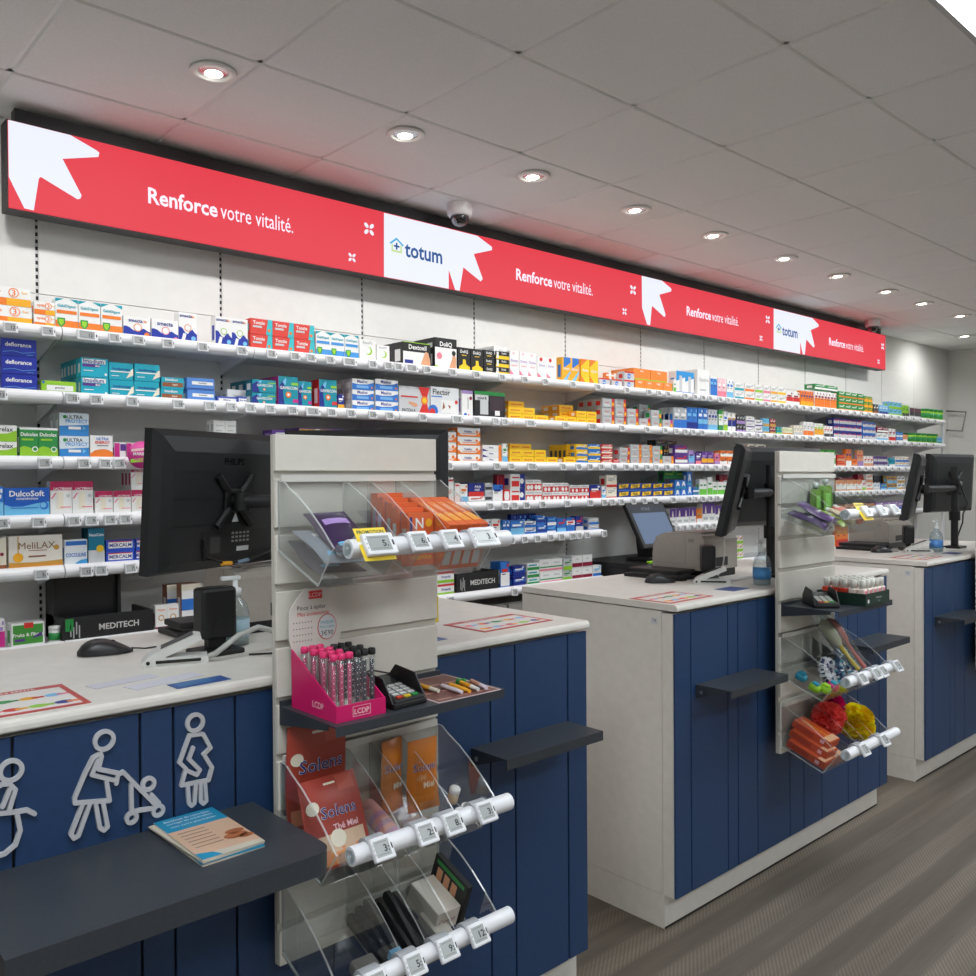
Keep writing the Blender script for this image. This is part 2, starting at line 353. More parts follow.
for z in (0,):
    t = thing('shelf_end_frame', 'white metal upright frame closing the far right end of the shelving', 'shelf frame', (XS[12]+.012, 0, 0))
    MB().box((-.01, YS+.01, 0), (.012, YS+.035, LV[1]+.02), STEELW).build('post', t); MB().box((-.01, YB-.03, 0), (.012, YB-.004, LV[1]+.02), STEELW).build('post', t)
    for l in (1, 2, 3, 4): MB().box((-.004, YS+.03, LV[l]-.01), (.006, YB-.02, LV[l]+.01), STEELW).build('cross_bar', t)
for k in range(0, 10):
    if k == 5: continue
    t = thing('base_cabinet', 'grey base cabinet under the wall shelving, %s bay from the left' % nth(k), 'cabinet', (XS[k], 3.42, 0), 0, 'base cabinets under the shelves')
    MB().box((.004, .02, .0), (WD-.004, .255, LV[6]-.075), M((150, 148, 143), .5)).build('body', t)
    for z0, z1 in ((.06, .38), (.385, LV[6]-.08)):
        d = MB().box((.008, .0, z0), (WD-.008, .0195, z1), M((165, 162, 157), .45)).build('drawer', t)
        MB().box((.30, -.006, z1-.03), (.45, 0, z1-.022), GREY).build('handle', d)
# handrail-like bracket frame on the far wall
b = MB(); p = [un(x, y, 0, X1-.06) for x, y in ((945, 411), (966, 412), (962, 431), (944, 430))]
b.tube([(X1, p[0].y, p[0].z)]+[tuple(q) for q in p]+[(X1, p[3].y, p[3].z)], .010, M((150, 150, 148), .35, .5), 8)
tag(b.build('wall_bracket'), 'grey bent metal bracket frame fixed to the far wall', 'bracket')
# ------------------------------------------------------------------ products on the shelves
K = dict(white=(240, 240, 238), orange=(240, 128, 44), teal=(0, 160, 178), navy=(24, 44, 138), red=(214, 48, 44), blue=(44, 116, 204), sky=(120, 190, 232), green=(42, 146, 70),
         lime=(150, 205, 48), yellow=(248, 204, 36), amber=(246, 176, 40), pink=(236, 130, 150), rose=(246, 200, 208), purple=(92, 52, 140), black=(30, 30, 32), grey=(186, 190, 192),
         silver=(204, 206, 208), brown=(150, 88, 52), cream=(238, 230, 210), maroon=(140, 30, 56), magenta=(206, 46, 140), gold=(206, 160, 70), lilac=(170, 140, 200), skin=(222, 160, 120), dark=(60, 62, 70))
def cm(c): return M(K[c] if isinstance(c, str) else c, .42)
def R(a, b, c, d, m): return ('p', [(a, b), (c, b), (c, d), (a, d)], m)
def P(pts, m): return ('p', pts, m)
def O(u, v, r, m): return ('o', u, v, r, m)
def T(s, u, v, h, m, bold=True): return ('t', s, u, v, h, m, bold)
def ring(u, v, r, m, bg): return [O(u, v, r, m), O(u, v, r*.8, bg)]
ST = {}
def style(k, desc, body, prints=(), side=None, top=None): ST[k] = (desc, body, list(prints), side or body, top or body)
style('cyclo', 'white box with orange base and orange lettering', 'white', [R(0, 0, 1, .40, 'orange'), R(.55, 0, 1, .40, 'amber'), T('cyclo', .33, .70, .28, 'orange')]+ring(.68, .70, .26, 'orange', 'white')+[T('3', .68, .70, .34, 'orange'), T('Fort', .88, .74, .12, 'amber')])
def gabi(k, c, d): style(k, d, 'white', [P([(0, 1), (.38, 1), (0, .88)], 'teal'), P([(.62, 1), (1, 1), (1, .88)], 'teal'), T('GabiDigest', .5, .76, .12, 'teal'), R(.06, .52, .94, .63, c), R(0, 0, 1, .30, c), P([(.08, .38), (.42, .38), (.42, .2), (.25, .06), (.08, .2)], 'green'), P([(.14, .34), (.36, .34), (.36, .22), (.25, .13), (.14, .22)], 'lime')])
gabi('gabi', 'orange', 'white digestive box with orange bands and green shield'); gabi('gabib', (70, 150, 220), 'white digestive box with blue bands and green shield')
wave = [(0, 0), (1, 0), (1, .30), (.88, .36), (.75, .46), (.62, .40), (.5, .30), (.36, .34), (.2, .48), (.08, .52), (0, .50)]
style('smecta', 'white box with navy wave and orange ring', 'white', [P(wave, (28, 52, 160)), T('smecta', .45, .80, .15, 'navy'), T('lia', .80, .80, .13, 'orange')]+ring(.52, .48, .20, 'orange', 'white')+[O(.86, .14, .14, 'orange')])
style('smectap', 'white box with navy wave and pink ring', 'white', [P(wave, (28, 52, 160)), T('smecta', .5, .78, .17, 'navy')]+ring(.52, .46, .20, 'pink', 'white')+[O(.9, .1, .1, 'pink')])
style('smectat', 'tall white box with navy wave and white sachets', 'white', [P(wave, (28, 52, 160)), T('smecta', .4, .88, .09, 'navy'), T('lia', .78, .88, .08, 'orange')]+ring(.5, .50, .15, 'orange', 'white')+[P([(.10, 0), (.25, .32), (.42, .30), (.3, 0)], 'white'), O(.80, .16, .10, 'sky'), O(.8, .02, .08, 'orange')])
style('smectag', 'tall white box with navy wave and green ring', 'white', [P(wave, (28, 52, 160)), T('smecta', .4, .88, .09, 'navy'), T('lia', .78, .88, .08, 'orange')]+ring(.5, .50, .15, 'lime', 'white')+[P([(.10, 0), (.25, .32), (.42, .30), (.3, 0)], 'white'), O(.80, .16, .10, 'sky'), O(.75, .03, .09, 'lime')])
style('tonic', 'red box with slanted turquoise right end', (222, 66, 54), [P([(.70, 0), (1, 0), (1, 1), (.80, 1)], (60, 190, 200)), T('Tonzie', .38, .74, .22, 'white'), R(.10, .42, .52, .55, 'silver'), O(.84, .3, .10, 'orange')])
style('bene', 'white box with small green crescent', 'white', [T('BeneFit', .5, .86, .13, 'grey'), O(.55, .48, .2, 'lime'), O(.48, .50, .17, 'white'), R(0, 0, 1, .05, 'lilac')])
style('dex', 'black box with white label and bare back picture', 'black', [R(0, 0, .92, .60, 'white'), T('Dextoxil', .52, .80, .20, 'white'), P([(.6, 0), (.98, 0), (.98, .3), (.9, .62), (.8, .66), (.72, .4)], 'skin'), R(0, .97, 1, 1, 'lime'), R(.05, .1, .35, .25, 'navy')])
style('dexw', 'white box with lime corner and bare back picture', 'white', [P([(.62, 0), (.95, 0), (.98, .5), (.86, .95), (.78, .5)], 'skin'), O(.2, .6, .16, 'pink'), P([(0, 0), (.4, 0), (.1, .16), (0, .16)], 'lime'), O(.86, .78, .12, 'black')], 'black')
style('doli', 'black box with yellow body figure', 'black', [T('DoliQ', .5, .82, .15, 'white'), R(.3, .66, .7, .69, 'yellow'), P([(.1, 0), (.95, 0), (.95, .2), (.65, .3), (.6, .5), (.4, .5), (.38, .3), (.1, .2)], 'yellow')])
style('dolis', 'small black box with white lettering', 'black', [T('DoliQ', .5, .6, .34, 'white'), R(.3, .2, .7, .3, 'yellow')])
style('doliy', 'small black box with yellow band', 'black', [R(0, .0, 1, .42, 'yellow'), T('DoliQ', .6, .72, .28, 'white'), R(.05, .1, .2, .9, 'white')])
style('pinkw', 'white box with pale pink corners', 'white', [P([(0, 0), (.6, 0), (0, .28)], 'pink'), O(.4, .9, .09, 'rose'), T('Donna', .5, .62, .10, 'lilac'), R(.2, .40, .8, .46, 'rose')])
style('pinkr', 'white box with red blossom and pink corner', 'white', [P([(0, 0), (.7, 0), (0, .3)], 'pink'), O(.4, .88, .12, 'red'), T('Donna', .5, .62, .10, 'lilac')])
style('yelb', 'yellow box with diagonal blue corner', 'amber', [P([(.2, 1), (1, 1), (1, .8), (.2, .55)], 'blue'), P([(0, 0), (.5, 0), (1, .4), (1, .5)], 'sky'), T('Oméo', .5, .55, .11, 'white')], 'amber')
style('yelo', 'yellow box with diagonal orange corner', 'yellow', [P([(0, 1), (.8, 1), (0, .7)], 'orange'), P([(0, 0), (.6, 0), (0, .35)], 'orange'), T('Oméo', .5, .55, .11, 'white')], 'amber')
style('silv', 'small silver box with red lid edge and blue oval', 'silver', [R(0, .82, 1, 1, 'red'), O(.45, .45, .32, 'blue'), T('Vita', .45, .45, .24, 'white')])
style('oran', 'orange box with white lettering', (244, 140, 56), [T('VitaC', .5, .75, .2, 'white'), R(.1, .2, .6, .28, 'amber')]); style('oranl', 'orange box with lime base strip', (244, 140, 56), [T('VitaC', .5, .8, .14, 'white'), R(0, 0, 1, .22, 'lime')])
style('oranw', 'slim orange and white box', 'orange', [R(.5, 0, 1, 1, 'white'), R(0, .8, .5, .9, 'white')])
style('tooth', 'white and blue toothbrush box', 'white', [P([(0, .55), (1, .75), (1, 1), (0, 1)], (40, 150, 220)), R(.35, .1, .65, .8, 'silver'), R(0, 0, 1, .1, 'blue')])
style('navyd', 'royal blue box with white lettering and thin wave', (26, 46, 160), [T('deflorance', .48, .66, .24, 'white'), P([(.05, .22), (.35, .30), (.6, .2), (.95, .3), (.95, .28), (.6, .18), (.35, .28), (.05, .20)], 'sky'), T('comprimés', .8, .1, .07, 'sky')])
style('lime', 'flat lime green box with white label', 'lime', [R(.15, .25, .92, .66, 'white'), T('granules', .53, .46, .2, 'dark'), O(.06, .85, .1, 'blue')])
style('imod', 'turquoise box with purple stripe and pill picture', (20, 172, 198), [R(.06, .70, .90, .93, 'white'), T('Imodium', .46, .82, .22, 'navy'), P([(.06, .52), (.6, .52), (.75, .62), (.6, .67), (.06, .67)], 'purple'), T('duo', .6, .6, .12, 'white'), R(.1, .3, .45, .34, 'white'), O(.9, .16, .07, 'white')])
style('imod2', 'turquoise box with navy lettering and pale stripe', (14, 166, 190), [T('Imodiumcaps', .5, .62, .18, 'navy'), R(.06, .44, .85, .5, 'white'), P([(.7, .1), (1, .3), (1, .7), (.9, .6)], 'cream'), R(.1, .2, .4, .24, 'white')])
style('imob', 'small turquoise box with brown stripe', (14, 166, 190), [R(.05, .18, .95, .55, 'brown'), T('Imodium', .45, .8, .24, 'white'), T('lingual', .6, .36, .18, 'cream')])
style('bluel', 'blue box with white label strip', (84, 138, 214), [R(.18, .42, .95, .70, 'white'), T('Smecdiaryl', .56, .56, .16, 'dark'), R(0, .06, 1, .12, 'navy')]); style('bluef', 'flat blue and white box', (70, 90, 180), [R(.08, .25, .95, .72, 'white'), T('Ultra lev', .5, .5, .24, 'navy')])
style('wgrey', 'plain white box with faint grey print', 'white', [T('Spasmo', .55, .6, .2, 'grey'), R(.2, .2, .7, .26, 'grey')])
def gav(k, d, c2, tall): style(k, d, (0, 146, 166), [P([(0, 0), (.32, 0), (.22, .5), (.3, .8), (.2, .85), (0, .6)], 'navy'), T('GAVISCON', .52, .62 if tall else .56, .10 if tall else .2, 'white'), R(.66, .72, 1, .8, 'lime'), O(.5, .40 if tall else .25, .11, 'orange'), O(.5, .40 if tall else .25, .05, 'white'), R(.72, .15, 1, .26, c2), P([(.2, .8), (.35, .7), (.4, .9), (.36, .95)], 'sky')], c2 if tall else (0, 120, 140))
gav('gavf', 'flat turquoise antacid box with navy figure', 'teal', False); gav('gavm', 'tall turquoise antacid box with magenta tab', 'magenta', True); gav('gavr', 'tall turquoise antacid box with red side', 'red', True)
style('maal', 'blue box with white curved top and navy lettering', (46, 118, 208), [P([(0, .58), (.3, .5), (.7, .55), (1, .75), (1, 1), (0, 1)], 'white'), T('Maalox', .47, .78, .30, 'navy'), R(.2, .15, .75, .4, (120, 180, 235)), O(.9, .25, .1, 'orange')], 'silver', 'white')
style('pain', 'grey box with red hourglass and glowing sun', 'silver', [P([(.62, 1), (1, 1), (.9, .62), (.9, .42), (1, 0), (.62, 0), (.76, .42), (.76, .62)], 'red'), O(.82, .52, .16, 'orange'), O(.82, .52, .10, 'yellow'), R(.05, .6, .6, .65, 'red'), T('PATCH 4', .3, .14, .11, 'dark'), P([(.3, .46), (.55, .4), (.6, .3), (.5, .26), (.3, .38)], 'skin')])
style('flec', 'white box with dark lettering and blue red swirl', (226, 228, 230), [T('Flector', .38, .82, .20, 'dark'), R(.02, .64, .4, .68, 'blue'), O(.08, .15, .22, 'blue'), O(.05, .1, .14, 'red'), R(.36, .1, .95, .55, 'white'), P([(.4, .2), (.44, .5), (.5, .3)], 'brown'), P([(.6, .4), (.7, .35), (.66, .25)], 'brown'), O(.9, .5, .07, 'red')])
style('wtall', 'tall white box with upright lettering and red dot', 'white', [R(0, .88, 1, 1, 'lilac'), O(.8, .72, .1, 'maroon'), R(.5, .3, .6, .75, 'grey'), O(.3, .08, .12, 'blue'), O(.6, .06, .08, 'red')])
style('mint', 'black box with green top edge and white window', 'black', [R(0, .86, 1, 1, 'green'), R(.02, .66, .45, .86, 'silver'), T('mintA', .25, .74, .14, 'black'), R(.18, .14, .44, .7, 'silver'), R(.66, .12, .82, .3, 'white'), R(.5, .3, .95, .84, (60, 44, 54)), R(.1, .02, .7, .08, 'grey')], None, 'green')
style('yell', 'small yellow box with red stripe', 'yellow', [R(.18, .44, .82, .6, 'red'), R(.25, .5, .75, .55, 'yellow'), R(.1, .1, .5, .2, 'amber')], 'amber', 'amber')
def sun(k, d, c): style(k, d, 'grey', [R(.78, 0, 1, 1, c), O(.88, .36, .26, 'orange'), O(.88, .36, .14, 'yellow'), T('Thermo', .4, .55, .16, 'red'), R(.1, .2, .6, .28, 'white')])
sun('sunr', 'grey box with red end and orange sun', 'red'); sun('sung', 'grey box with green end and orange sun', 'green'); sun('sunp', 'grey box with magenta end and orange sun', 'magenta'); sun('suno', 'grey box with orange end and sun', 'orange')
style('relax', 'white and green box with dark lettering', 'lime', [P([(0, .45), (.6, .5), (1, .7), (1, 1), (0, 1)], 'white'), T('relax', .55, .75, .28, 'dark')])
style('dulc', 'green box with pale swirl at the base', 'green', [R(0, .93, 1, 1, 'white'), T('Dulcolax', .5, .78, .12, 'white'), P([(0, 0), (1, 0), (1, .32), (.7, .28), (.5, .36), (.2, .40), (0, .34)], 'lime'), O(.78, .3, .12, 'white'), O(.78, .3, .08, 'green'), R(.1, .58, .7, .64, 'lime')])
style('ultra', 'white and blue box with arrow band', (50, 140, 214), [P([(0, .42), (1, .50), (1, 1), (0, 1)], (214, 226, 234)), T('ULTRA', .52, .82, .16, 'dark'), T('PROTECT', .58, .64, .16, (60, 140, 210)), R(.30, .28, .72, .40, 'white'), P([(.78, .24), (.9, .34), (.78, .44)], 'sky'), O(.18, .82, .08, 'green')], 'grey')
style('ultrao', 'white box with orange flames and dark lettering', 'white', [P([(0, 0), (1, 0), (1, .28), (.8, .38), (.6, .42), (.4, .40), (.2, .36), (0, .22)], 'orange'), T('ULTRA', .55, .85, .12, 'blue'), T('ENERGY', .55, .70, .12, 'red'), R(.3, .55, .8, .58, 'dark')])
style('purp', 'magenta and white box with violet label', 'white', [R(0, .1, .45, .95, 'magenta'), R(.5, .5, 1, .9, 'purple')])
style('dsoft', 'deep blue box with pale blue wave and white lettering', (24, 92, 190), [P([(0, 0), (1, 0), (1, .52), (.7, .46), (.4, .36), (.15, .36), (0, .44)], (110, 190, 232)), T('DulcoSoft', .5, .80, .20, 'white'), T('CONSTIPATION', .5, .62, .07, 'white'), O(.88, .38, .14, 'blue'), O(.86, .4, .09, 'sky'), R(.14, .3, .75, .33, 'blue')])
style('lact', 'white box with crimson top band', 'white', [R(0, .74, 1, 1, (190, 30, 90)), T('LACTIBIANE', .58, .79, .07, 'white'), P([(.02, .5), (.2, .66), (.3, .68), (.1, .5)], 'pink'), R(.3, .2, .6, .7, 'cream'), O(.82, .58, .07, 'silver'), R(.45, .24, .95, .27, 'pink')], 'white', 'maroon')
style('meli', 'white and gold box with honey drop', (236, 230, 220), [R(0, 0, 1, .17, (214, 150, 60)), P([(0, .17), (1, .17), (1, .24), (.5, .2), (0, .22)], 'gold'), T('MeliLAX', .52, .70, .20, (140, 100, 50), False), R(.16, .45, .18, 1, 'gold'), O(.17, .36, .14, 'amber'), R(.36, .54, .7, .56, 'brown'), R(.36, .36, .68, .40, 'brown'), O(.88, .62, .08, 'gold')])
style('mell', 'white box with brown base band', 'cream', [R(0, 0, 1, .18, 'brown'), O(.7, .5, .1, 'maroon')])
style('cocc', 'white box with blue bar and blue curve', (236, 242, 246), [R(.05, .78, .97, .94, 'blue'), T('COCCULINE', .5, .42, .15, 'blue'), P([(.25, 0), (1, 0), (1, .26), (.7, .22)], (60, 160, 220))])
style('naus', 'tall teal box with yellow disc', (0, 120, 150), [R(0, 0, 1, .40, 'silver'), O(.72, .44, .18, 'yellow'), T('NausiCalm', .5, .82, .08, 'white')], (0, 70, 90))
style('merc', 'blue box with white label and navy lettering', (36, 80, 200), [R(.08, .32, .92, .92, 'white'), T('MERCALM', .5, .58, .32, 'navy'), R(.08, .84, .9, .92, 'red')])
style('frui', 'green box with white frame and red label', 'white', [R(.05, .14, .95, .92, (70, 150, 60)), R(.38, .78, .66, 1, 'red'), T('Fruits & Fibres', .5, .52, .14, 'white'), P([(.6, .34), (.92, .42), (.92, .6), (.7, .44)], 'purple'), R(.1, .26, .4, .36, 'purple')])
style('volt', 'white box with orange corners and ring', 'white', [P([(0, 0), (.2, .0), (.05, .45), (0, .45)], 'orange'), P([(.7, 0), (1, 0), (1, .6)], 'orange'), R(0, 0, 1, .16, 'orange'), T('Voltaflex', .45, .58, .24, 'navy'), R(.2, .3, .8, .36, 'orange'), O(.84, .55, .18, 'orange')], 'orange')
style('voltb', 'white box with navy lettering and orange end', 'white', [R(.84, 0, 1, 1, 'orange'), T('Fenac', .45, .6, .3, 'navy'), P([(0, 0), (.3, 0), (0, .4)], 'navy')])
style('niq', 'navy box with yellow lettering', (30, 56, 140), [P([(.08, .3), (.85, .42), (.92, .9), (.12, .82)], 'yellow'), T('Nuit', .48, .62, .44, 'black'), R(0, .0, 1, .14, 'blue')])
style('adv', 'navy box with red base and white lettering', 'navy', [R(0, 0, 1, .36, 'red'), T('Adviz', .6, .74, .2, 'white'), T('med', .55, .52, .2, 'white')]); style('redw', 'red and white box with round emblem', 'white', [R(0, .0, 1, .60, 'red'), O(.3, .28, .22, 'white'), O(.7, .28, .22, 'white'), R(.1, .74, .9, .84, 'grey')])
style('rbw', 'white box with red panel and blue end', 'white', [R(.65, 0, 1, 1, 'navy'), R(.08, .1, .6, .5, 'red'), O(.78, .5, .2, 'white'), R(.1, .7, .6, .8, 'red')])
style('oval', 'slim maroon box with white oval', 'red', [P([(.2, .15), (.8, .15), (.9, .5), (.8, .85), (.2, .85), (.1, .5)], 'white')]); style('mar', 'slim maroon and navy box', 'maroon', [R(0, 0, 1, .4, 'navy'), R(.2, .5, .5, .9, 'red')])
style('oblis', 'white box with orange ring print', 'white', [O(.45, .45, .16, 'orange'), O(.45, .45, .09, 'white'), R(.1, .85, .9, .92, 'red')]); style('dentb', 'navy box with white tooth emblem', 'blue', [P([(.2, .2), (.35, .8), (.65, .8), (.8, .2), (.5, .4)], 'white'), R(0, 0, 1, .12, 'teal')])
style('grnw', 'white box with green base', 'white', [R(0, 0, 1, .42, (110, 200, 70)), R(.2, .6, .8, .7, 'green')]); style('purw', 'white box with violet top and bottle picture', 'white', [R(0, .48, 1, 1, 'purple'), P([(.35, .5), (.65, .5), (.55, .85), (.45, .85)], 'cream'), R(.15, .15, .85, .3, 'grey')])
style('greb', 'white box with green stripes', 'white', [R(0, .05, 1, .45, 'green'), R(.1, .6, .8, .8, 'teal')]); style('marw', 'white box with maroon base band', 'white', [R(0, .05, 1, .38, 'maroon'), T('Stop', .5, .7, .2, 'grey')]); style('gpw', 'white box with green and pink stripes', 'white', [R(0, .05, 1, .2, 'pink'), R(0, .3, 1, .4, 'green'), T('Saforel', .5, .7, .18, 'grey')])
style('sani', 'white box with yellow base and red top stripe', 'white', [R(0, .78, 1, .95, 'red'), R(0, .05, 1, .28, 'lime'), T('Oropolis', .5, .5, .26, 'navy')]); style('brow', 'brown slim box with blue and white front', 'white', [R(0, .4, 1, .66, 'blue'), R(0, .86, 1, 1, 'cream')], 'brown', 'brown'); style('crow', 'white box with brown base and ring of fruit', 'white', [R(0, 0, 1, .16, 'maroon'), O(.5, .5, .2, 'gold'), O(.5, .5, .14, 'white'), T('Onysse', .5, .8, .1, 'orange')])
_n = {}
def G(body, band, mark=None, lo=0., hi=.35):
    k = 'g_%s_%s_%s_%.2f_%.2f' % (body, band, mark, lo, hi)
    if k not in ST:
        d = '%s box with %s band' % (body, band) if not mark else '%s box with %s band and %s mark' % (body, band, mark)
        style(k, d, body, [R(0, lo, 1, hi, band), R(.14, .62, .8, .74, mark or band), R(.14, .52, .55, .56, 'dark' if body not in ('dark', 'black', 'navy', 'purple') else 'silver'), R(.70, .80, .9, .92, mark or band)])
    return k
YOFF = .0005
def prints(b, w, h, pr, y):
    i = 0
    for q in pr:
        i += 1; yy = y-.0002*i
        if q[0] == 'p': b.add([((u-.5)*w, yy, v*h) for u, v in q[1]], [tuple(range(len(q[1])))], cm(q[2]))
        elif q[0] == 'o':
            _, u, v, r, m = q; rr = r*min(h, w*1.3); n = 12
            b.add([((u-.5)*w+rr*math.cos(2*math.pi*j/n), yy, min(max(v*h+rr*math.sin(2*math.pi*j/n), .0005), h-.0005)) for j in range(n)], [tuple(range(n))], cm(m))
        else:
            _, s, u, v, hh, m, bo = q; b.text(s, ((u-.5)*w, yy, v*h), hh*h, cm(m), maxw=w*min(2*min(u, 1-u), .9), bold=bo)
_bx = {}
def boxmesh(st, w, h, d):
    k = (st, round(w, 3), round(h, 3), round(d, 3))
    if k in _bx: return _bx[k]
    desc, body, pr, side, top = ST[st]; b = MB(); x = w/2-.0006; z = h-.0006
    vs = [(-x, 0, 0), (x, 0, 0), (x, d, 0), (-x, d, 0), (-x, 0, z), (x, 0, z), (x, d, z), (-x, d, z)]
    b.add(vs, [(0, 1, 5, 4), (2, 3, 7, 6), (0, 3, 2, 1)], cm(body)); b.add(vs, [(1, 2, 6, 5), (3, 0, 4, 7)], cm(side)); b.add(vs, [(4, 5, 6, 7)], cm(top))
    prints(b, w, h, pr, -YOFF)
    # the printed side panel seen from the left
    b.add([(-x-.0004, d*.25, h*.2), (-x-.0004, d*.75, h*.2), (-x-.0004, d*.75, h*.7), (-x-.0004, d*.25, h*.7)], [(3, 2, 1, 0)], cm('white' if side != 'white' and side != body else pr[0][2] if pr and pr[0][0] == 'p' else 'grey'))
    _bx[k] = b.mesh('medicine_box'); return _bx[k]
ITEMS = []           # (score, style, mesh, location, label)
CNT = {}
def row(l, p0, p1, cols, rows, hpx, st, deep=1, dd=None, back=0., lift=0., rank=1.):
    """a block of alike boxes: pixel span of the front edge on shelf l, columns, rows, height in pixels"""
    bz = LV[l]+.0135
    yb = 488
    z0 = un(p0, yb, 1, YP+back).x; z1 = un(p1, yb, 1, YP+back).x
    w = (z1-z0)/cols; xm = (z0+z1)/2; h = hpx*depth((xm, YP+back, bz))/FPX
    rr = rows if isinstance(rows, (list, tuple)) else [rows]*cols
    hh = h/max(rr); d = dd or min(.09, max(.03, w*.6)); mx = min(deep, int((YB-.006-YP-back)/(d+.002)))
    g = CNT.setdefault((l, ST[st][0]), []); g.append((p0, p1))
    jit = random.Random(int(p0*7+l))
    for c in range(cols):
        for r in range(rr[c]):
            for k in range(mx if (c == 0 or r == rr[c]-1) else 1):
                x = z0+w*(c+.5)+jit.uniform(-.0015, .0015); y = YP+back+k*(d+.0015)+jit.uniform(0, .004)
                ITEMS.append([hh*w/(depth((x, y, bz))**2)*(1 if k == 0 else .25)*rank, st, boxmesh(st, w*.985, hh*.985, d), (x, y, bz+lift+r*hh), l, (len(g)-1, c, cols, r, rr[c], k), p0])
# top shelf
row(1, -22, 34, 1, 2, 38, 'cyclo'); row(1, 36, 57, 1, 2, 26, 'cyclo'); row(1, 57.5, 124, 3, 1, 31, 'gabi'); row(1, 125, 152.5, 1, 1, 21, 'smecta'); row(1, 153, 180, 1, 1, 21, 'smectap'); row(1, 180.5, 199, 1, 1, 31, 'smectat', back=.012); row(1, 217, 250, 2, 1, 30, 'smectag')
row(1, 252, 316, 3, 2, 31, 'tonic'); row(1, 317, 360, 3, 1, 25, 'gabib'); row(1, 360.5, 377, 1, 1, 22, 'bene'); row(1, 378, 391, 1, 1, 18, 'bene'); row(1, 404, 432, 1, 1, 24, 'dex', 4); row(1, 436, 458, 1, 1, 22, 'dexw'); row(1, 436, 458, 1, 2, 33, 'dolis', 5, back=.05)
row(1, 459, 484, 2, 1, 24, 'doli'); row(1, 485, 496, 1, 3, 24, 'dolis'); row(1, 496.5, 510, 1, 3, 24, 'doliy'); row(1, 495, 508, 1, 1, 9, 'wgrey', 4, lift=.107, back=.004); row(1, 511, 538, 3, 1, 26, 'pinkw'); row(1, 538.5, 557, 2, 1, 23, 'pinkr'); row(1, 563, 580, 2, 1, 25, 'yelb'); row(1, 582, 599, 2, 1, 25, 'yelo')
row(1, 600, 611, 1, 1, 8, 'silv'); row(1, 613, 623, 1, 1, 8, 'silv'); row(1, 625, 635, 1, 2, 17, 'silv'); row(1, 607, 627, 4, 1, 17, 'oranw', back=.12); row(1, 636, 673, 4, 1, 10, 'oran'); row(1, 634, 668, 2, 1, 13, 'oranl', 2, back=.02, lift=.055); row(1, 674, 676.5, 1, 1, 14, 'grnw'); row(1, 677, 695, 2, 1, 23, 'tooth')
row(1, 698, 710, 1, 1, 27, 'wgrey', 2); row(1, 711, 718, 2, 1, 21, G('white', 'blue', 'sky', .1, .9)); row(1, 718.5, 727, 2, 1, 20, G('rose', 'pink', 'white')); row(1, 727.5, 734, 2, 1, 20, G('white', 'sky', 'blue'))
for a, b_, c in ((735.5, 744.5, 'teal'), (745.5, 755, 'orange'), (756, 763.5, 'lime'), (764, 771, 'pink'), (771.5, 778, 'amber'), (778.5, 786, 'yellow')): row(1, a, b_, 1, 2, 17.5, G('white', c, 'grey', .1, .38))
row(1, 787, 800, 2, 1, 14, G('white', 'red', 'maroon', .3, .6)); row(1, 801, 814, 5, 1, 16, G('orange', 'amber', 'navy')); row(1, 815, 837, 7, 1, 17, G('white', 'orange', 'maroon', .1, .6)); row(1, 815, 838, 2, 1, 5, G('green', 'white'), lift=.155); row(1, 839, 864, 4, 3, 19, G('green', 'orange', 'white', .1, .3)); row(1, 864.5, 873, 2, 3, 17, G('green', 'amber', None, 0, .5))
row(1, 874, 879, 2, 1, 10, G('dark', 'brown', 'white')); row(1, 880, 888, 3, 1, 10, G('sky', 'navy', 'white')); row(1, 889, 902, 3, 2, 14, G('sky', 'lime', 'green')); row(1, 903, 909, 2, 1, 12, G('lime', 'dark', 'green')); row(1, 910, 921, 5, 1, 11, G('silver', 'dark', 'maroon', .2, .9))
# second shelf
row(2, 2.5, 39, 1, 3, 53, 'navyd'); row(2, 43, 78, 1, 1, 13, 'lime'); row(2, 82, 110, 1, 2, 38, 'imod', 6, .04); row(2, 110.5, 135, 1, 2, 35, 'imod2'); row(2, 135.5, 161, 1, 2, 35, 'imod2'); row(2, 162, 185, 1, 2, 23, 'imob'); row(2, 188, 216, 1, 2, 24, 'bluel'); row(2, 218, 238, 1, 1, 7, 'bluef'); row(2, 228, 247, 1, 1, 16, 'wgrey', 4, back=.06); row(2, 239, 248, 1, 1, 8, 'bluef')
row(2, 253, 277, 1, 2, 26, 'gavf', 4); row(2, 279, 299, 1, 1, 31, 'gavm', 3); row(2, 299.5, 313, 1, 1, 27, 'gavm'); row(2, 320, 338, 1, 1, 30, 'gavr', 3); row(2, 338.5, 345, 1, 1, 16, G('navy', 'amber', 'white')); row(2, 353, 375, 1, 3, 32, 'maal', 4); row(2, 376, 399, 1, 3, 33, 'maal'); row(2, 400, 431, 1, 1, 28, 'pain'); row(2, 431.5, 460, 1, 1, 29, 'flec'); row(2, 463, 474, 1, 1, 27, 'wtall'); row(2, 475, 506, 1, 1, 27, 'mint')
row(2, 509, 549, 3, [2, 2, 1], 13, 'yell', 2); row(2, 509, 525, 1, 3, 20, 'yell', back=.07); row(2, 556, 597, 4, [1, 1, 2, 2], 13, 'yell', 2); row(2, 560, 574, 1, 3, 19, 'yell', 2, back=.07); row(2, 603, 615, 1, 3, 27, 'sunr', 3); row(2, 616, 627, 1, 3, 27, 'sunr'); row(2, 628, 639, 1, 2, 18, 'sunr'); row(2, 640, 651, 1, 1, 9, 'sunr'); row(2, 640, 651, 1, 3, 24, 'sung', 3, back=.08); row(2, 652, 662, 1, 2, 18, 'sung'); row(2, 663, 673, 1, 1, 9, 'sunp')
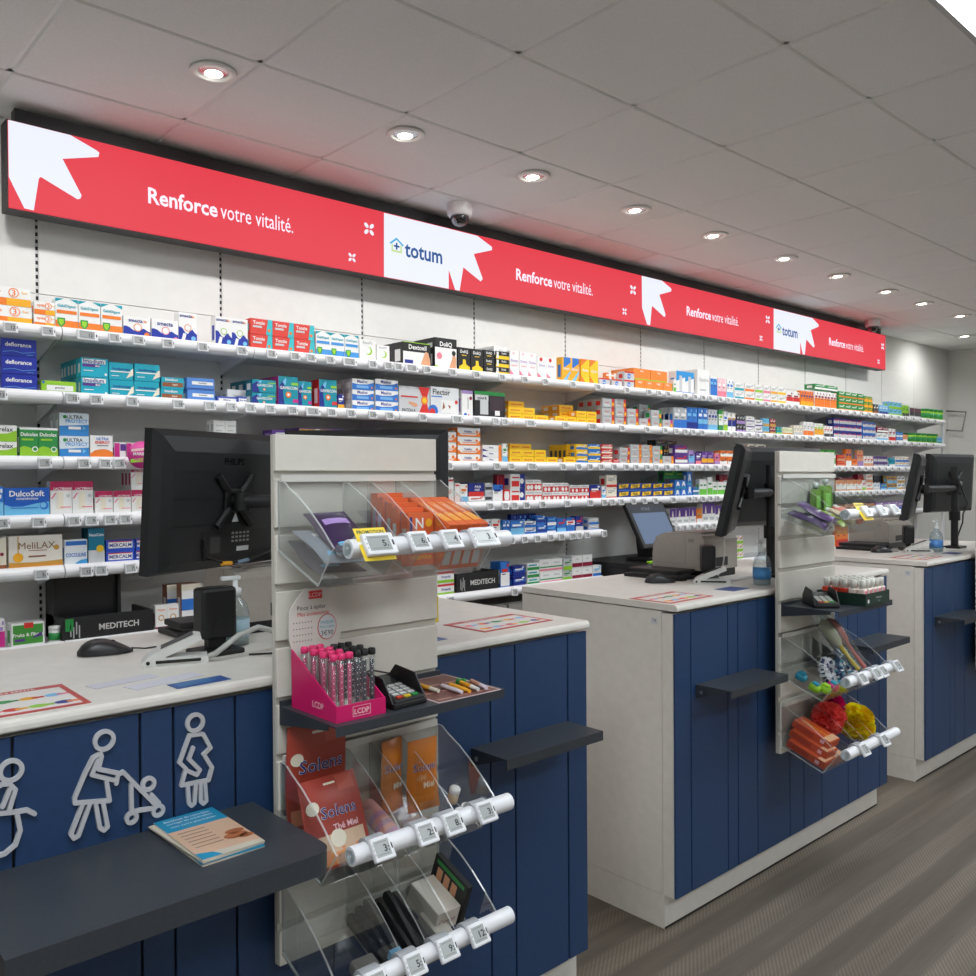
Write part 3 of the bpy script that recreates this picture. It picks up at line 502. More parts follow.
row(2, 665, 673, 1, 1, 22, G('white', 'navy', 'blue', .2, .7), back=.07); row(2, 674, 687, 2, 1, 22, G('grey', 'blue', 'white', 0, .45)); row(2, 687.5, 698, 2, 1, 23, G('blue', 'navy', 'sky')); row(2, 698.5, 708, 2, 1, 23, G('blue', 'sky', 'white', .3, .5)); row(2, 708.5, 718, 3, 1, 22, G('silver', 'sky', 'navy', 0, .3)); row(2, 719, 723.5, 1, 1, 22, G('green', 'white', 'lime', .3, .8)); row(2, 724, 728, 1, 1, 21, G('white', 'lime', 'blue')); row(2, 728.5, 736, 2, 1, 20, G('white', 'navy', 'gold', .3, .7)); row(2, 737, 746, 3, 2, 18, G('black', 'lilac', 'grey')); row(2, 747, 755, 1, 3, 17, G('white', 'purple', 'grey', .1, .3)); row(2, 755.5, 763, 1, 2, 14, G('white', 'purple', 'dark', .1, .3))
row(2, 763.5, 770, 3, 2, 16, G('sky', 'gold', 'teal')); row(2, 770.5, 776, 2, 2, 16, G('maroon', 'gold', 'cream')); row(2, 777, 782, 2, 1, 8, G('teal', 'lime')); row(2, 783, 793, 4, 1, 8, G('cream', 'gold', 'lime')); row(2, 794, 803, 3, 1, 11, G('cream', 'silver', 'grey')); row(2, 804, 814, 3, 1, 15, G('white', 'orange', 'grey', .1, .4)); row(2, 815, 824, 3, 1, 14, G('white', 'amber', 'lime', .2, .6)); row(2, 824.5, 833, 3, 1, 12, G('white', 'dark', 'red')); row(2, 834, 862, 5, 3, 20, G('navy', 'silver', 'red', .2, .7)); row(2, 863, 876, 3, 3, 18, G('blue', 'silver', 'maroon', .2, .7)); row(2, 877, 888, 2, 1, 8, G('white', 'sky', 'grey')); row(2, 877, 888, 2, 1, 5, G('maroon', 'white'), lift=.08); row(2, 889, 896, 2, 1, 13, G('white', 'red', 'maroon')); row(2, 896.5, 903, 2, 2, 10, G('blue', 'white', 'sky')); row(2, 903.5, 908, 1, 1, 8, G('skin', 'white', 'orange')); row(2, 937, 942.5, 2, 1, 7, G('sky', 'green', 'blue'))
# third shelf
row(3, -6, 18, 1, 2, 33, 'relax'); row(3, 20, 59, 2, 1, 31, 'dulc'); row(3, 60, 90, 1, 2, 46, 'ultra', 2); row(3, 91, 114, 1, 1, 24, 'ultrao'); row(3, 115.5, 150, 3, 1, 17, 'purp'); row(3, 214, 237, 2, 3, 40, 'wgrey', 2); row(3, 272, 300, 1, 3, 31, G('purple', 'lilac', 'white')); row(3, 300, 345, 2, 3, 33, G('purple', 'gold', 'cream', .2, .9), 2); row(3, 355, 400, 2, 3, 31, G('maroon', 'rose', 'white')); row(3, 402, 434, 2, 3, 32, G('white', 'maroon', 'dark'), 2)
row(3, 435, 457, 1, 3, 31, 'volt', 2); row(3, 458, 481, 1, 4, 35, 'volt'); row(3, 483, 502, 1, 3, 18, 'voltb'); row(3, 503, 508, 1, 1, 20, G('white', 'sky', 'green')); row(3, 510, 558, 4, [2, 2, 2, 1], 14, 'yell', 2); row(3, 510, 532, 2, 3, 20, 'yell', back=.07); row(3, 564, 576, 1, 1, 7, 'yell'); row(3, 567, 576, 1, 1, 20, G('yellow', 'dark', 'amber', .4, .45), 4, .035, .05); row(3, 576.5, 588, 1, 3, 20, G('yellow', 'blue', 'white', .2, .5), 2); row(3, 588.5, 601, 1, 3, 20, G('blue', 'yellow', 'white', .3, .6)); row(3, 602, 613, 1, 4, 20, G('red', 'cream', 'white', .2, .5)); row(3, 613.5, 619.5, 1, 1, 5, G('red', 'white')); row(3, 620, 630, 1, 2, 17, 'sunr', 3); row(3, 631, 652.5, 2, 3, 20, 'suno'); row(3, 653, 662.5, 1, 2, 19, 'sung')
row(3, 663, 674, 1, 1, 9, 'suno'); row(3, 664, 675, 4, 1, 21, G('black', 'purple', 'gold'), back=.05); row(3, 656, 677, 2, 1, 6, G('black', 'dark', 'brown'), back=.05, lift=.125); row(3, 675.5, 688, 1, 2, 20, G('purple', 'white', 'red', .25, .55)); row(3, 689, 695, 1, 1, 15, G('lilac', 'sky', 'purple', .2, .7)); row(3, 696, 701.5, 1, 1, 13, G('purple', 'pink', 'white')); row(3, 702, 714, 2, 1, 14, G('purple', 'amber', 'lilac', .2, .5)); row(3, 715, 720, 1, 1, 12, G('pink', 'lilac', 'purple')); row(3, 720.5, 735, 2, 2, 15, G('orange', 'white', 'maroon', .2, .6)); row(3, 736, 744, 2, 1, 14, G('purple', 'rose', 'white')); row(3, 748, 766, 2, 3, 22, G('cream', 'yellow', 'dark'))
row(3, 820, 836, 3, 2, 17, G('green', 'white', 'lime')); row(3, 837.5, 845, 1, 2, 12, G('red', 'skin', 'orange')); row(3, 846.5, 852, 2, 1, 18, G('orange', 'white', 'navy')); row(3, 852.5, 857.5, 1, 1, 8, G('orange', 'skin', 'red')); row(3, 858, 863.5, 2, 1, 17, G('skin', 'lilac', 'red')); row(3, 864, 873.5, 3, 1, 11, G('white', 'skin', 'red')); row(3, 874, 888, 4, 2, 11, G('purple', 'silver', 'dark', .0, .45)); row(3, 889.5, 895, 2, 1, 9, G('teal', 'white', 'navy')); row(3, 895.5, 909, 4, 2, 11, G('white', 'blue', 'amber')); row(3, 920, 932, 3, 1, 10, G('red', 'orange', 'white'))
# fourth shelf
row(4, -8, 3, 1, 1, 32, G('sky', 'blue', 'white', .5, 1)); row(4, 4, 50, 1, 1, 30, 'dsoft'); row(4, 50.5, 94, 2, 1, 35, 'lact'); row(4, 95, 131, 2, 1, 24, 'lact'); row(4, 131.5, 147, 1, 2, 48, 'lact', 3); row(4, 447, 454, 1, 1, 27, 'oblis'); row(4, 455, 460, 1, 1, 21, 'oblis'); row(4, 460.5, 468, 1, 1, 20, G('white', 'sky', 'orange')); row(4, 468.5, 485, 1, 1, 7, G('white', 'grey', 'red')); row(4, 468.5, 484, 1, 1, 14, 'adv', back=.004, lift=.034); row(4, 485.5, 492, 1, 2, 20, G('silver', 'dark', 'grey', .3, .6)); row(4, 493, 503, 1, 1, 18, G('white', 'blue', 'navy', .7, 1)); row(4, 497, 509, 4, 1, 28, 'mar', back=.05); row(4, 503.5, 510, 1, 1, 13, 'oval')
row(4, 510.5, 525, 1, 2, 28, 'rbw'); row(4, 526, 542, 2, 2, 22, 'redw'); row(4, 543, 569, 3, 2, 18, 'redw'); row(4, 570, 589, 2, 2, 15, 'redw'); row(4, 590, 601, 1, 1, 15, G('navy', 'red', 'white', 0, .6)); row(4, 602, 606, 1, 1, 13, G('white', 'sky', 'blue')); row(4, 606.5, 617, 1, 2, 24, G('cream', 'red', 'grey', 0, .2)); row(4, 618, 674, 5, 2, 15, 'niq'); row(4, 675, 687, 2, 2, 17, 'dentb'); row(4, 687.5, 692.5, 1, 2, 25, 'dentb'); row(4, 693, 699, 1, 2, 9, G('blue', 'white', 'green')); row(4, 664, 687, 2, 2, 27, G('green', 'dark', 'lime'), 1, .05, .06); row(4, 699.5, 707, 2, 1, 17, 'grnw'); row(4, 707.5, 712.5, 1, 1, 19, 'grnw'); row(4, 713, 727, 3, 1, 14, 'grnw'); row(4, 720, 728, 2, 1, 21, G('maroon', 'white', 'red'), back=.08); row(4, 728, 742, 3, 1, 15, 'grnw')
row(4, 836, 862, 5, 1, 12, G('skin', 'white', 'orange', .2, .7)); row(4, 838, 856, 2, 1, 14, G('maroon', 'red', 'brown'), back=.06); row(4, 858, 866, 2, 1, 17, G('maroon', 'dark', 'red'), back=.03); row(4, 862.5, 866, 1, 1, 11, G('white', 'lime', 'red')); row(4, 866.5, 873, 1, 2, 17, G('white', 'skin', 'orange')); row(4, 874, 880.5, 2, 1, 8, G('white', 'silver', 'sky')); row(4, 874, 886, 3, 1, 15, G('dark', 'green', 'black'), back=.05); row(4, 881, 887, 2, 1, 7, G('blue', 'sky', 'lime')); row(4, 887.5, 897, 3, 2, 14, G('gold', 'sky', 'navy', 0, .4)); row(4, 897.5, 905, 2, 2, 14, G('white', 'gold', 'navy')); row(4, 915, 932, 3, 1, 12, G('white', 'sky', 'grey'))
# fifth shelf
row(5, -10, 6, 1, 1, 34, 'mell'); row(5, 7, 62, 1, 1, 34, 'meli'); row(5, 64, 87, 1, 1, 27, 'cocc'); row(5, 87.5, 104, 1, 1, 37, 'naus', 2); row(5, 105, 134, 1, 2, 23, 'merc'); row(5, 135, 150, 1, 2, 23, 'merc'); row(5, 503, 510, 2, 1, 17, G('blue', 'sky', 'white')); row(5, 510.5, 524, 1, 1, 16, G('blue', 'sky', 'white', .1, .5), 2); row(5, 511, 536, 5, 1, 21, G('navy', 'blue', 'sky'), back=.06); row(5, 524.5, 536, 1, 2, 14, G('white', 'blue', 'navy', .1, .5)); row(5, 537, 546, 1, 2, 19, G('blue', 'navy', 'white', .3, .5)); row(5, 547, 556, 1, 2, 17, G('blue', 'white', 'sky')); row(5, 557, 566, 1, 1, 15, G('blue', 'sky', 'red')); row(5, 566.5, 575, 1, 1, 15, G('blue', 'white', 'red', .5, .8)); row(5, 575.5, 583, 1, 1, 16, G('navy', 'silver', 'red')); row(5, 589, 599, 1, 2, 13, G('silver', 'blue', 'white'), 2)
row(5, 670, 676, 1, 1, 17, 'purw', 3); row(5, 676.5, 696, 3, 1, 17, 'purw'); row(5, 696.5, 702, 1, 1, 15, G('orange', 'white', 'gold')); row(5, 702.5, 715, 2, 1, 20, 'purw'); row(5, 715.5, 730, 2, 1, 17, 'purw'); row(5, 845, 875, 4, 1, 9, G('skin', 'green', 'brown')); row(5, 876, 905, 4, 1, 9, G('lilac', 'blue', 'white'))
# lowest shelf
row(6, -6, 3.5, 1, 1, 32, G('white', 'magenta', 'lilac', .1, .6)); row(6, 9, 43, 1, 1, 25, 'frui'); row(6, 154, 178, 2, 1, 26, 'crow'); row(6, 180, 200, 1, 1, 44, 'brow', 1); row(6, 166, 197, 5, 1, 42, 'brow', 1, .05, .07); row(6, 437, 454, 1, 2, 25, 'sani'); row(6, 500, 509, 1, 1, 27, G('blue', 'white', 'red', .1, .6), 2); row(6, 513, 525, 1, 2, 21, G('navy', 'blue', 'white', .5, .7)); row(6, 527, 539, 1, 3, 22, 'greb'); row(6, 539.5, 562.5, 2, 2, 24, 'gpw'); row(6, 563, 571.5, 1, 2, 22, G('silver', 'lime', 'green')); row(6, 572, 592, 2, 2, 24, 'marw'); row(6, 592.5, 601, 1, 1, 12, G('white', 'blue', 'sky')); row(6, 735, 743, 2, 3, 24, G('white', 'lime', 'orange')); row(6, 836, 848, 2, 1, 22, G('orange', 'red', 'amber'))
# stock standing behind the monitors and the slat stands
fr = random.Random(11); fc = ['red', 'blue', 'teal', 'green', 'orange', 'purple', 'amber', 'navy', 'pink', 'sky']
for l, a, b_, mh in ((4, 152, 444, 26), (5, 154, 500, 24), (3, 152, 212, 26), (3, 768, 818, 14), (4, 744, 834, 13), (5, 732, 843, 12), (6, 206, 434, 24)):
    p = a
    while p < b_-6:
        wp = min(fr.uniform(.05, .085)*(30 if p < 520 else 13)*10*.9, b_-p); n = fr.choice((1, 1, 2))
        row(l, p, p+wp, n, fr.choice((1, 2, 2)), mh*fr.uniform(.6, 1), G('white', fr.choice(fc), fr.choice(fc)), rank=.001); p += wp*1.04
# individuals for the 300 that show largest, the rest as one object
ITEMS.sort(key=lambda a: -a[0])
for n, (sc, st, me, loc, l, (gi, c, cols, r, rr, k), p0) in enumerate(ITEMS[:300]):
    desc = ST[st][0]; gs = CNT[(l, desc)]
    parts = [desc, 'on the %s shelf' % LNAME[l]]
    if len(gs) > 1: parts.append('%s block' % nth(sorted(range(len(gs)), key=lambda q: gs[q][0]).index(gi)))
    if cols > 1: parts.append('%s column' % nth(c))
    if rr > 1: parts.append(['bottom', 'second up', 'third up', 'fourth up'][r] if r < rr-1 or rr == 1 else 'topmost')
    if k: parts.append('%s behind' % nth(k-1))
    s = ', '.join(parts)
    if len(s.split()) > 16: s = s.replace(', on the ', ', ').replace(' and ', ', ')
    if len(s.split()) > 16: s = s.replace(' with ', ', ')
    o = obj('medicine_box', me, None, loc); tag(o, s, 'box', 'medicine boxes on the wall shelves')
big = MB()
for sc, st, me, loc, l, a, p0 in ITEMS[300:]:
    vs = [v.co for v in me.vertices]; fs = [tuple(p.vertices) for p in me.polygons]; base = len(big.v)
    big.v += [(v.x+loc[0], v.y+loc[1], v.z+loc[2]) for v in vs]
    idx = [big._m(m) for m in me.materials]
    for p in me.polygons: big.f.append(tuple(i+base for i in p.vertices)); big.mi.append(idx[p.material_index]); big.sm.append(False)
print('BOXES', len(ITEMS), 'stuff tris', len(big.f))
tag(big.build('medicine_boxes'), 'many small medicine boxes filling the farther wall shelves', 'boxes', None, 'stuff')
# ------------------------------------------------------------------ shelf price tags, tubs, display boxes
def wpart(mb, name, parent):            # mesh written in world coordinates, parented to an unrotated thing
    o = mb.build(name, parent); o.location = -parent.location; return o
CASE = M((232, 232, 236), .4); LCD = M((168, 171, 170), .25); INK = M((40, 42, 46), .6)
_tg = {}
def tagmesh(wd, hg, txt, near=False):
    k = (wd, hg, txt, near)
    if k in _tg: return _tg[k]
    b = MB(); b.rbox((-wd/2, 0, -hg/2), (wd/2, .011, hg/2), .003, CASE, seg=2 if near else 1)
    sc = MB(); sc.add([(-wd*.40, -.0004, -hg*.34), (wd*.32, -.0004, -hg*.34), (wd*.32, -.0004, hg*.34), (-wd*.40, -.0004, hg*.34)], [(0, 1, 2, 3)], LCD)
    sc.text(txt, (wd*.14, -.0008, -hg*.02), hg*.30, INK, bold=True)
    for z in (.24, -.26): sc.add([(-wd*.3, -.0008, hg*z), (wd*.22, -.0008, hg*z), (wd*.22, -.0008, hg*(z+.03)), (-wd*.3, -.0008, hg*(z+.03))], [(0, 1, 2, 3)], GREY)
    for z in (-.2, 0, .2): b.add([(-wd*.46, -.0004, hg*(z-.03)), (-wd*.43, -.0004, hg*(z-.03)), (-wd*.43, -.0004, hg*(z+.03)), (-wd*.46, -.0004, hg*(z+.03))], [(0, 1, 2, 3)], GREY)
    b.add([(wd*.38, -.0004, -hg*.12), (wd*.44, -.0004, -hg*.12), (wd*.44, -.0004, hg*.12), (wd*.38, -.0004, hg*.12)], [(0, 1, 2, 3)], INK)
    if not near:
        base = len(b.v); b.v += sc.v
        for f, mi in zip(sc.f, sc.mi): b.f.append(tuple(i+base for i in f)); b.mi.append(b._m(sc.mats[mi])); b.sm.append(False)
        _tg[k] = (b.mesh('price_tag'), None)
    else: _tg[k] = (b.mesh('casing'), sc.mesh('display'))
    return _tg[k]
TAGS = {1: [13, 50.6, (89.7,), 117, 141, 170, 205, 244, 273.6, 297, 313, 332, (351.6,), 374.5, 390, 400, (413.5,), 428.5, 454, 478, 503.5, 526, 546.5, 574, 599, 628, 650, 660, 669, 686.5, 696, 704, 711, 721, 729, 735, 741, 750.5, 758.6, 767, 774.5, 783, 790]+[797+7.3*i for i in range(20)],
        2: [1.5, 74, 98, 134, 180, 211.5, 233, 252, 271.7, 294, (314.6,), 333, 352.5, 374, 391, 424, (458.6,), 478, 497, 506, (532,), 566.5, (593.5,), 623, 648, 666, 677, 686.5, 694, 703, 721.7, 728.5, 736, 742, 750, 758.5, 765, 776, 783, 790]+[797+7.2*i for i in range(20)],
        3: [45.6, 85, 106.5, 120.5, 450, 475.7, 497.8, 512, (533,), 564, 579.5, 591, 602, 615, 627, 637, 648, 657, 668, 678, 693, 699.6, 707.6, 717, 725.6, 735]+[840+6.6*i for i in range(14)],
        4: [2.5, 39, 74.5, 92, 110.6, 126, 491, 506, 515, 527, 543, 568, 591, 605, 613, 622, 634, 645, 656, 674, 690, 696, 703.5, 711, 718]+[838+6.6*i for i in range(14)],
        5: [41, 86, 101, 130.6, 512, 525, 538, 551, 562, 573, 579.5, 587.6, 604.8, 678, 685, 692, 699, 707, 714, 721], 6: [451, 514.7]}
for l, xs in TAGS.items():
    last = -9
    for i, p in enumerate(xs):
        wide = isinstance(p, tuple); p = p[0] if wide else p
        x = un(p, 488, 1, 3.355).x
        wd = .074 if wide else .047
        if x-last < wd*1.02: x = last+wd*1.02
        last = x
        me, _ = tagmesh(wd, .041, random.choice(['9:', '5.', '12', '7:', '3.', '18']))
        o = obj('price_tag', me, None, (x, 3.3555, LV[l]-.004)); o.rotation_euler.x = -.16+random.uniform(-.05, .05); o.rotation_euler.y = random.uniform(-.04, .04)
        tag(o, '%s electronic price tag on the rail of the %s wall shelf, %s from the left' % ('wide' if wide else 'small', LNAME[l], nth(i)), 'price tag', 'price tags on the wall shelves')
def tub(x, y, z, r, h, c, lab, grp, band=None, cap=None):
    b = MB().lathe([(r*.96, 0), (r, .004), (r, h*.80), (r*.97, h*.82)], (0, 0, 0), cm(c), 14)
    b.lathe([(r*1.04, h*.80), (r*1.04, h*.985), (r*.98, h)], (0, 0, 0), cm(cap or 'white'), 14)
    if band: b.lathe([(r*1.005, h*.18), (r*1.005, h*.62)], (0, 0, 0), cm(band), 14)
    tag(b.build('product_tub', None, (x, y, z)), lab, 'tub', grp)
for l, a, b_, n, hp, c, bd in ((1, 923, 941, 4, 11, 'lime', 'green'), (2, 909, 936, 5, 10, 'lime', 'green')):
    for i in range(n):
        p = a+(b_-a)*(i+.5)/n; x = un(p, 488, 1, YP+.04).x; r = (un(b_, 488, 1, YP).x-un(a, 488, 1, YP).x)/n*.46
        tub(x, YP+.002+min(r, .1), LV[l]+.0135, min(r, .1), hp*depth((x, YP, 1.9))/FPX, c, 'green lidded tub at the right end of the %s shelf, %s from the left' % (LNAME[l], nth(i)), 'green tubs on the shelves', bd, 'green')
x = un(53, 488, 1, YP+.03).x; tub(x, YP+.028, LV[6]+.0135, .021, .062, 'white', 'small white pill bottle beside the green fruit box on the lowest shelf', None, 'green')
# black display units with white lettering
def meditech(x0, x1, yf, z, h, lab, tall):
    t = thing('display_unit', lab, 'display', (x0, yf, z)); wd = x1-x0
    d = MB().box((0, 0, 0), (wd, .012, h), BLK2); d.box((0, .012, 0), (.012, .2, h), BLK2); d.box((wd-.012, .012, 0), (wd, .2, h), BLK2); d.box((0, .012, 0), (wd, .2, .01), BLK2); d.build('tray', t)
    m = MB().text('MEDITECH', (wd*.61, -.001, h*.5), h*.26, M((215, 215, 212), .4), maxw=wd*.60, bold=True)
    for i, (q, e) in enumerate(((.22, .72), (.14, .6), (.3, .8), (.14, .66))): m.box((wd*(.085+.03*i), -.0012, h*q), (wd*(.097+.03*i), 0, h*e), M((190, 190, 188), .4))
    m.build('lettering', t)
    if tall:
        MB().box((-.0, .10, .01), (.012, .2, .235), BLK2).build('side_wall', t); MB().box((wd*.70, .10, .01), (wd*.70+.012, .2, .235), BLK2).build('side_wall', t); MB().box((.012, .12, .01), (wd*.70, .13, .235), M((34, 34, 36), .3)).build('back_board', t)
        MB().box((.012, -.0012, h*.45), (.04, 0, h*.95), cm('green')).build('sticker', t)
meditech(.965, 1.30, 3.395, LV[6]+.0135, .090, 'tall black display unit with white lettering beneath the blue sickness boxes', True)
a = un(456, 488, 1, 3.395).x; b_ = un(498, 488, 1, 3.395).x
meditech(a, b_, 3.395, LV[6]+.0135, .105, 'small black open tray with white lettering beside red striped boxes', False)
# round promotion sticker on the third shelf
p = un(141.5, 455, 1, 3.34); t = thing('shelf_wobbler', 'round pink and lime promotion disc clipped to the third shelf', 'sign', p)
r = .052; MB().lathe([(r, 0), (r, .002)], (0, 0, 0), cm((214, 60, 150)), 28, Matrix.Rotation(math.pi/2, 4, 'X')).build('disc', t)
b = MB(); b.add([(-.042, -.0028, -.03), (.042, -.0028, -.022), (.042, -.0028, -.008), (-.042, -.0028, -.016)], [(0, 1, 2, 3)], cm('lime')); b.add([(-.04, -.0028, .012), (.046, -.0028, .022), (.044, -.0028, .032), (-.038, -.0028, .022)], [(0, 1, 2, 3)], cm('rose'))
b.text('PROMO', (0, -.003, -.018), .012, cm('magenta'), bold=True); b.text('MARINES', (0, -.003, .004), .012, cm('white'), bold=True); b.build('print', t); MB().box((-.006, -.002, -.01), (.006, .03, .0), PLA).build('clip', t)
# till on its black cabinet
t = thing('till_cabinet', 'low black cabinet standing in the gap of the wall shelves', 'cabinet', (4.03, 3.12, 0))
MB().box((.005, .02, 0), (.68, .5, .865), BLK2).build('body', t); MB().rbox((0, 0, .865), (.69, .52, .895), .004, BLK).build('top', t); MB().box((.01, .012, .60), (.67, .02, .85), BLK).build('drawer', t)
t = thing('touch_screen_till', 'black touch screen till with pale blue display on the black cabinet', 'till', (4.36, 3.22, .895))
MB().rbox((-.14, -.06, 0), (.14, .17, .022), .006, BLK2).build('base', t)
MB().prism([(.02, .02), (.15, .02), (.17, .16), (.13, .20), (.06, .09)], 0, -.05, .05, BLK2).build('stand', t)
Tm = Matrix.Translation((0, -.01, .085)) @ Matrix.Rotation(-.50, 4, 'X')
MB().rbox((-.19, 0, 0), (.19, .03, .31), .006, BLK2, Tm).build('screen_housing', t)
sc = MB(); sc.add([(-.165, -.0008, .028), (.165, -.0008, .028), (.165, -.0008, .285), (-.165, -.0008, .285)], [(0, 1, 2, 3)], emis((120, 140, 172), .55, 'screen_blue'), Tm); sc.add([(-.165, -.0012, .235), (.165, -.0012, .235), (.165, -.0012, .285), (-.165, -.0012, .285)], [(0, 1, 2, 3)], emis((70, 74, 86), .5, 'screen_bar'), Tm)
sc.text('VITALE', (-.02, -.0016, .262), .02, emis((150, 155, 165), .6), maxw=.2, T=Tm); sc.build('screen', t)
tag(MB().rbox((4.13, 3.14, .8955), (4.18, 3.165, .91), .003, cm('lime')).build('usb_dongle'), 'small bright green stick lying before the touch screen till', 'gadget')
# ------------------------------------------------------------------ counters
GR = [0, .083, .290, .351, .473, .690, .791, .928, 1.143, 1.228, 1.424, 1.50]
CX = [.287, 2.194, 4.100]; CF, CBK, CT = 1.575, 2.24, 1.012
CNAME = ['nearest counter', 'middle counter', 'farthest counter']
def dark_shelf(x0, x1, lab, z=.752):
    t = thing('bag_shelf', lab, 'shelf', (x0, CF, z), 0, 'dark steel bag shelves'); wd = x1-x0
    MB().prism([(0, 0), (0, -.003), (-.124, -.003), (-.124, -.024), (-.1275, -.024), (-.1275, 0)], 0, 0, wd, STEELD).build('shelf_plate', t)
    for x in (0, wd-.003): MB().prism([(0, -.003), (-.115, -.003), (0, -.045)], 0, x, x+.003, STEELD).build('side_bracket', t)
    MB().cyl((-.001, -.02, -.022), (.003, -.02, -.022), .006, M((170, 170, 168), .3, .8), 10).build('bolt', t)
for i, cx in enumerate(CX):
    t = thing('service_counter', ['nearest white counter with blue plank front and accessibility pictograms', 'middle white and blue plank front counter', 'farthest white and blue plank front counter at the right edge'][i], 'counter', (cx, CF, 0), 0, 'service counters')
    W = 1.5; D = CBK-CF
    MB().box((.0, .05, .106), (W, D, .988), LAM).build('body', t)
    MB().box((.0, .008, .106), (W, .0485, .983), LAM).build('front_board', t)
    MB().box((.004, .0070, .107), (W-.004, .0079, .982), BLK).build('joint_backing', t)
    MB().box((.0, .044, .0), (W, D, .1045), LAM).build('plinth', t); MB().box((.001, .0435, 0), (W-.001, D, .006), BLK).build('floor_seal', t)
    for k in range(11):
        MB().rbox((GR[k]+.0022 if k else 0, 0, .106), (GR[k+1]-.0022 if k < 10 else W, .0068, .983), .0012, BLUE, seg=1).build('plank', t)
    pr = [(-.002, .0), (-.007, -.004), (-.009, -.010), (-.009, -.017), (-.007, -.020), (D, -.020), (D, 0)]
    MB().prism([(y, CT+z) for y, z in pr], 0, -.002, W+.002, LAM).build('worktop', t)
    tg = MB().add([(-.0006, .09, .945), (-.0006, .065, .945), (-.0006, .065, .965), (-.0006, .09, .965)], [(0, 1, 2, 3)], cm('silver')); tg.text('T%d' % (5-i), (-.001, .0775, .957), .009, INK, ux=(0, -1, 0)); tg.build('number_plate', t)
    if i: dark_shelf(cx+.108, cx+.448, 'dark steel bag shelf on the left part of the %s' % CNAME[i])
    dark_shelf(cx+1.078, cx+1.418, 'dark steel bag shelf on the right part of the %s' % CNAME[i])
# wide dark shelf for wheelchair users on the nearest counter
t = thing('writing_shelf', 'wide thick dark grey writing shelf on the front of the nearest counter', 'shelf', (.287, CF, .73))
pts = [(0, 0), (0, -.30)]+[(.508-.035+.035*math.sin(a), -.30+.035-.035*math.cos(a)) for a in [math.pi/2*i/6 for i in range(7)]]+[(.508, 0)]
MB().prism(pts, 2, 0, .038, MN('charcoal_laminate', (58, 62, 68), (52, 56, 62), 120, .4, .04)).build('board', t)
for x in (.06, .40): MB().prism([(0, -.0), (-.2, 0), (0, -.09)], 0, x, x+.004, STEELD).build('bracket', t)
# leaflets on it
for i, (dx, rz, c) in enumerate(((0, .0, 0), (.004, -.05, 1), (-.003, .03, 2), (.002, -.02, 0))):
    zz = .7682+.003*i
    t = thing('leaflet', ['bottom cream and blue leaflet in the pile on the dark writing shelf', 'second leaflet from the bottom in the pile on the dark shelf', 'leaflet just under the top one in the pile on the dark shelf', 'top leaflet with blue heading and clasped hands picture on the dark shelf'][i], 'leaflet', (.652+dx, 1.468, zz), rz+.02, 'leaflets on the dark writing shelf')
    MB().box((-.056, -.105, 0), (.056, .105, .0026), cm((206, 196, 180) if i != 1 else (40, 150, 190))).build('pages', t)
    if i == 3:
        f = MB(); z = .0028
        f.add([(-.056, .038, z), (.056, .038, z), (.056, .105, z), (-.056, .105, z)], [(0, 1, 2, 3)], cm((28, 140, 180))); f.add([(-.056, -.105, z), (-.02, -.105, z), (-.03, -.085, z), (-.056, -.075, z)], [(0, 1, 2, 3)], cm((28, 140, 180)))
        f.add([(-.056, -.075, z), (-.03, -.085, z), (.056, -.09, z), (.056, .038, z), (-.056, .038, z)], [(0, 1, 2, 3, 4)], cm((214, 178, 150)))
        for y, s in ((.09, 'Bénéficiez de votre bilan'), (.075, 'partagé de médication'), (.058, 'avec votre pharmacien')): f.text(s, (.0, y, z+.0002), .009, cm('white'), uy=(0, 1, 0), maxw=.085)
        for k in range(6): f.add([(-.045, .02-.015*k, z+.0002), (.005, .02-.015*k, z+.0002), (.005, .024-.015*k, z+.0002), (-.045, .024-.015*k, z+.0002)], [(0, 1, 2, 3)], cm((150, 120, 100)))
        for cx_, cy_, rx in ((.036, -.03, .018), (.03, -.048, .022), (.044, -.06, .014)): f.add([(cx_+rx*math.cos(q*.628), cy_+rx*.6*math.sin(q*.628), z+.0003) for q in range(10)], [tuple(range(10))], cm((176, 106, 66)))
        f.build('cover_print', t)
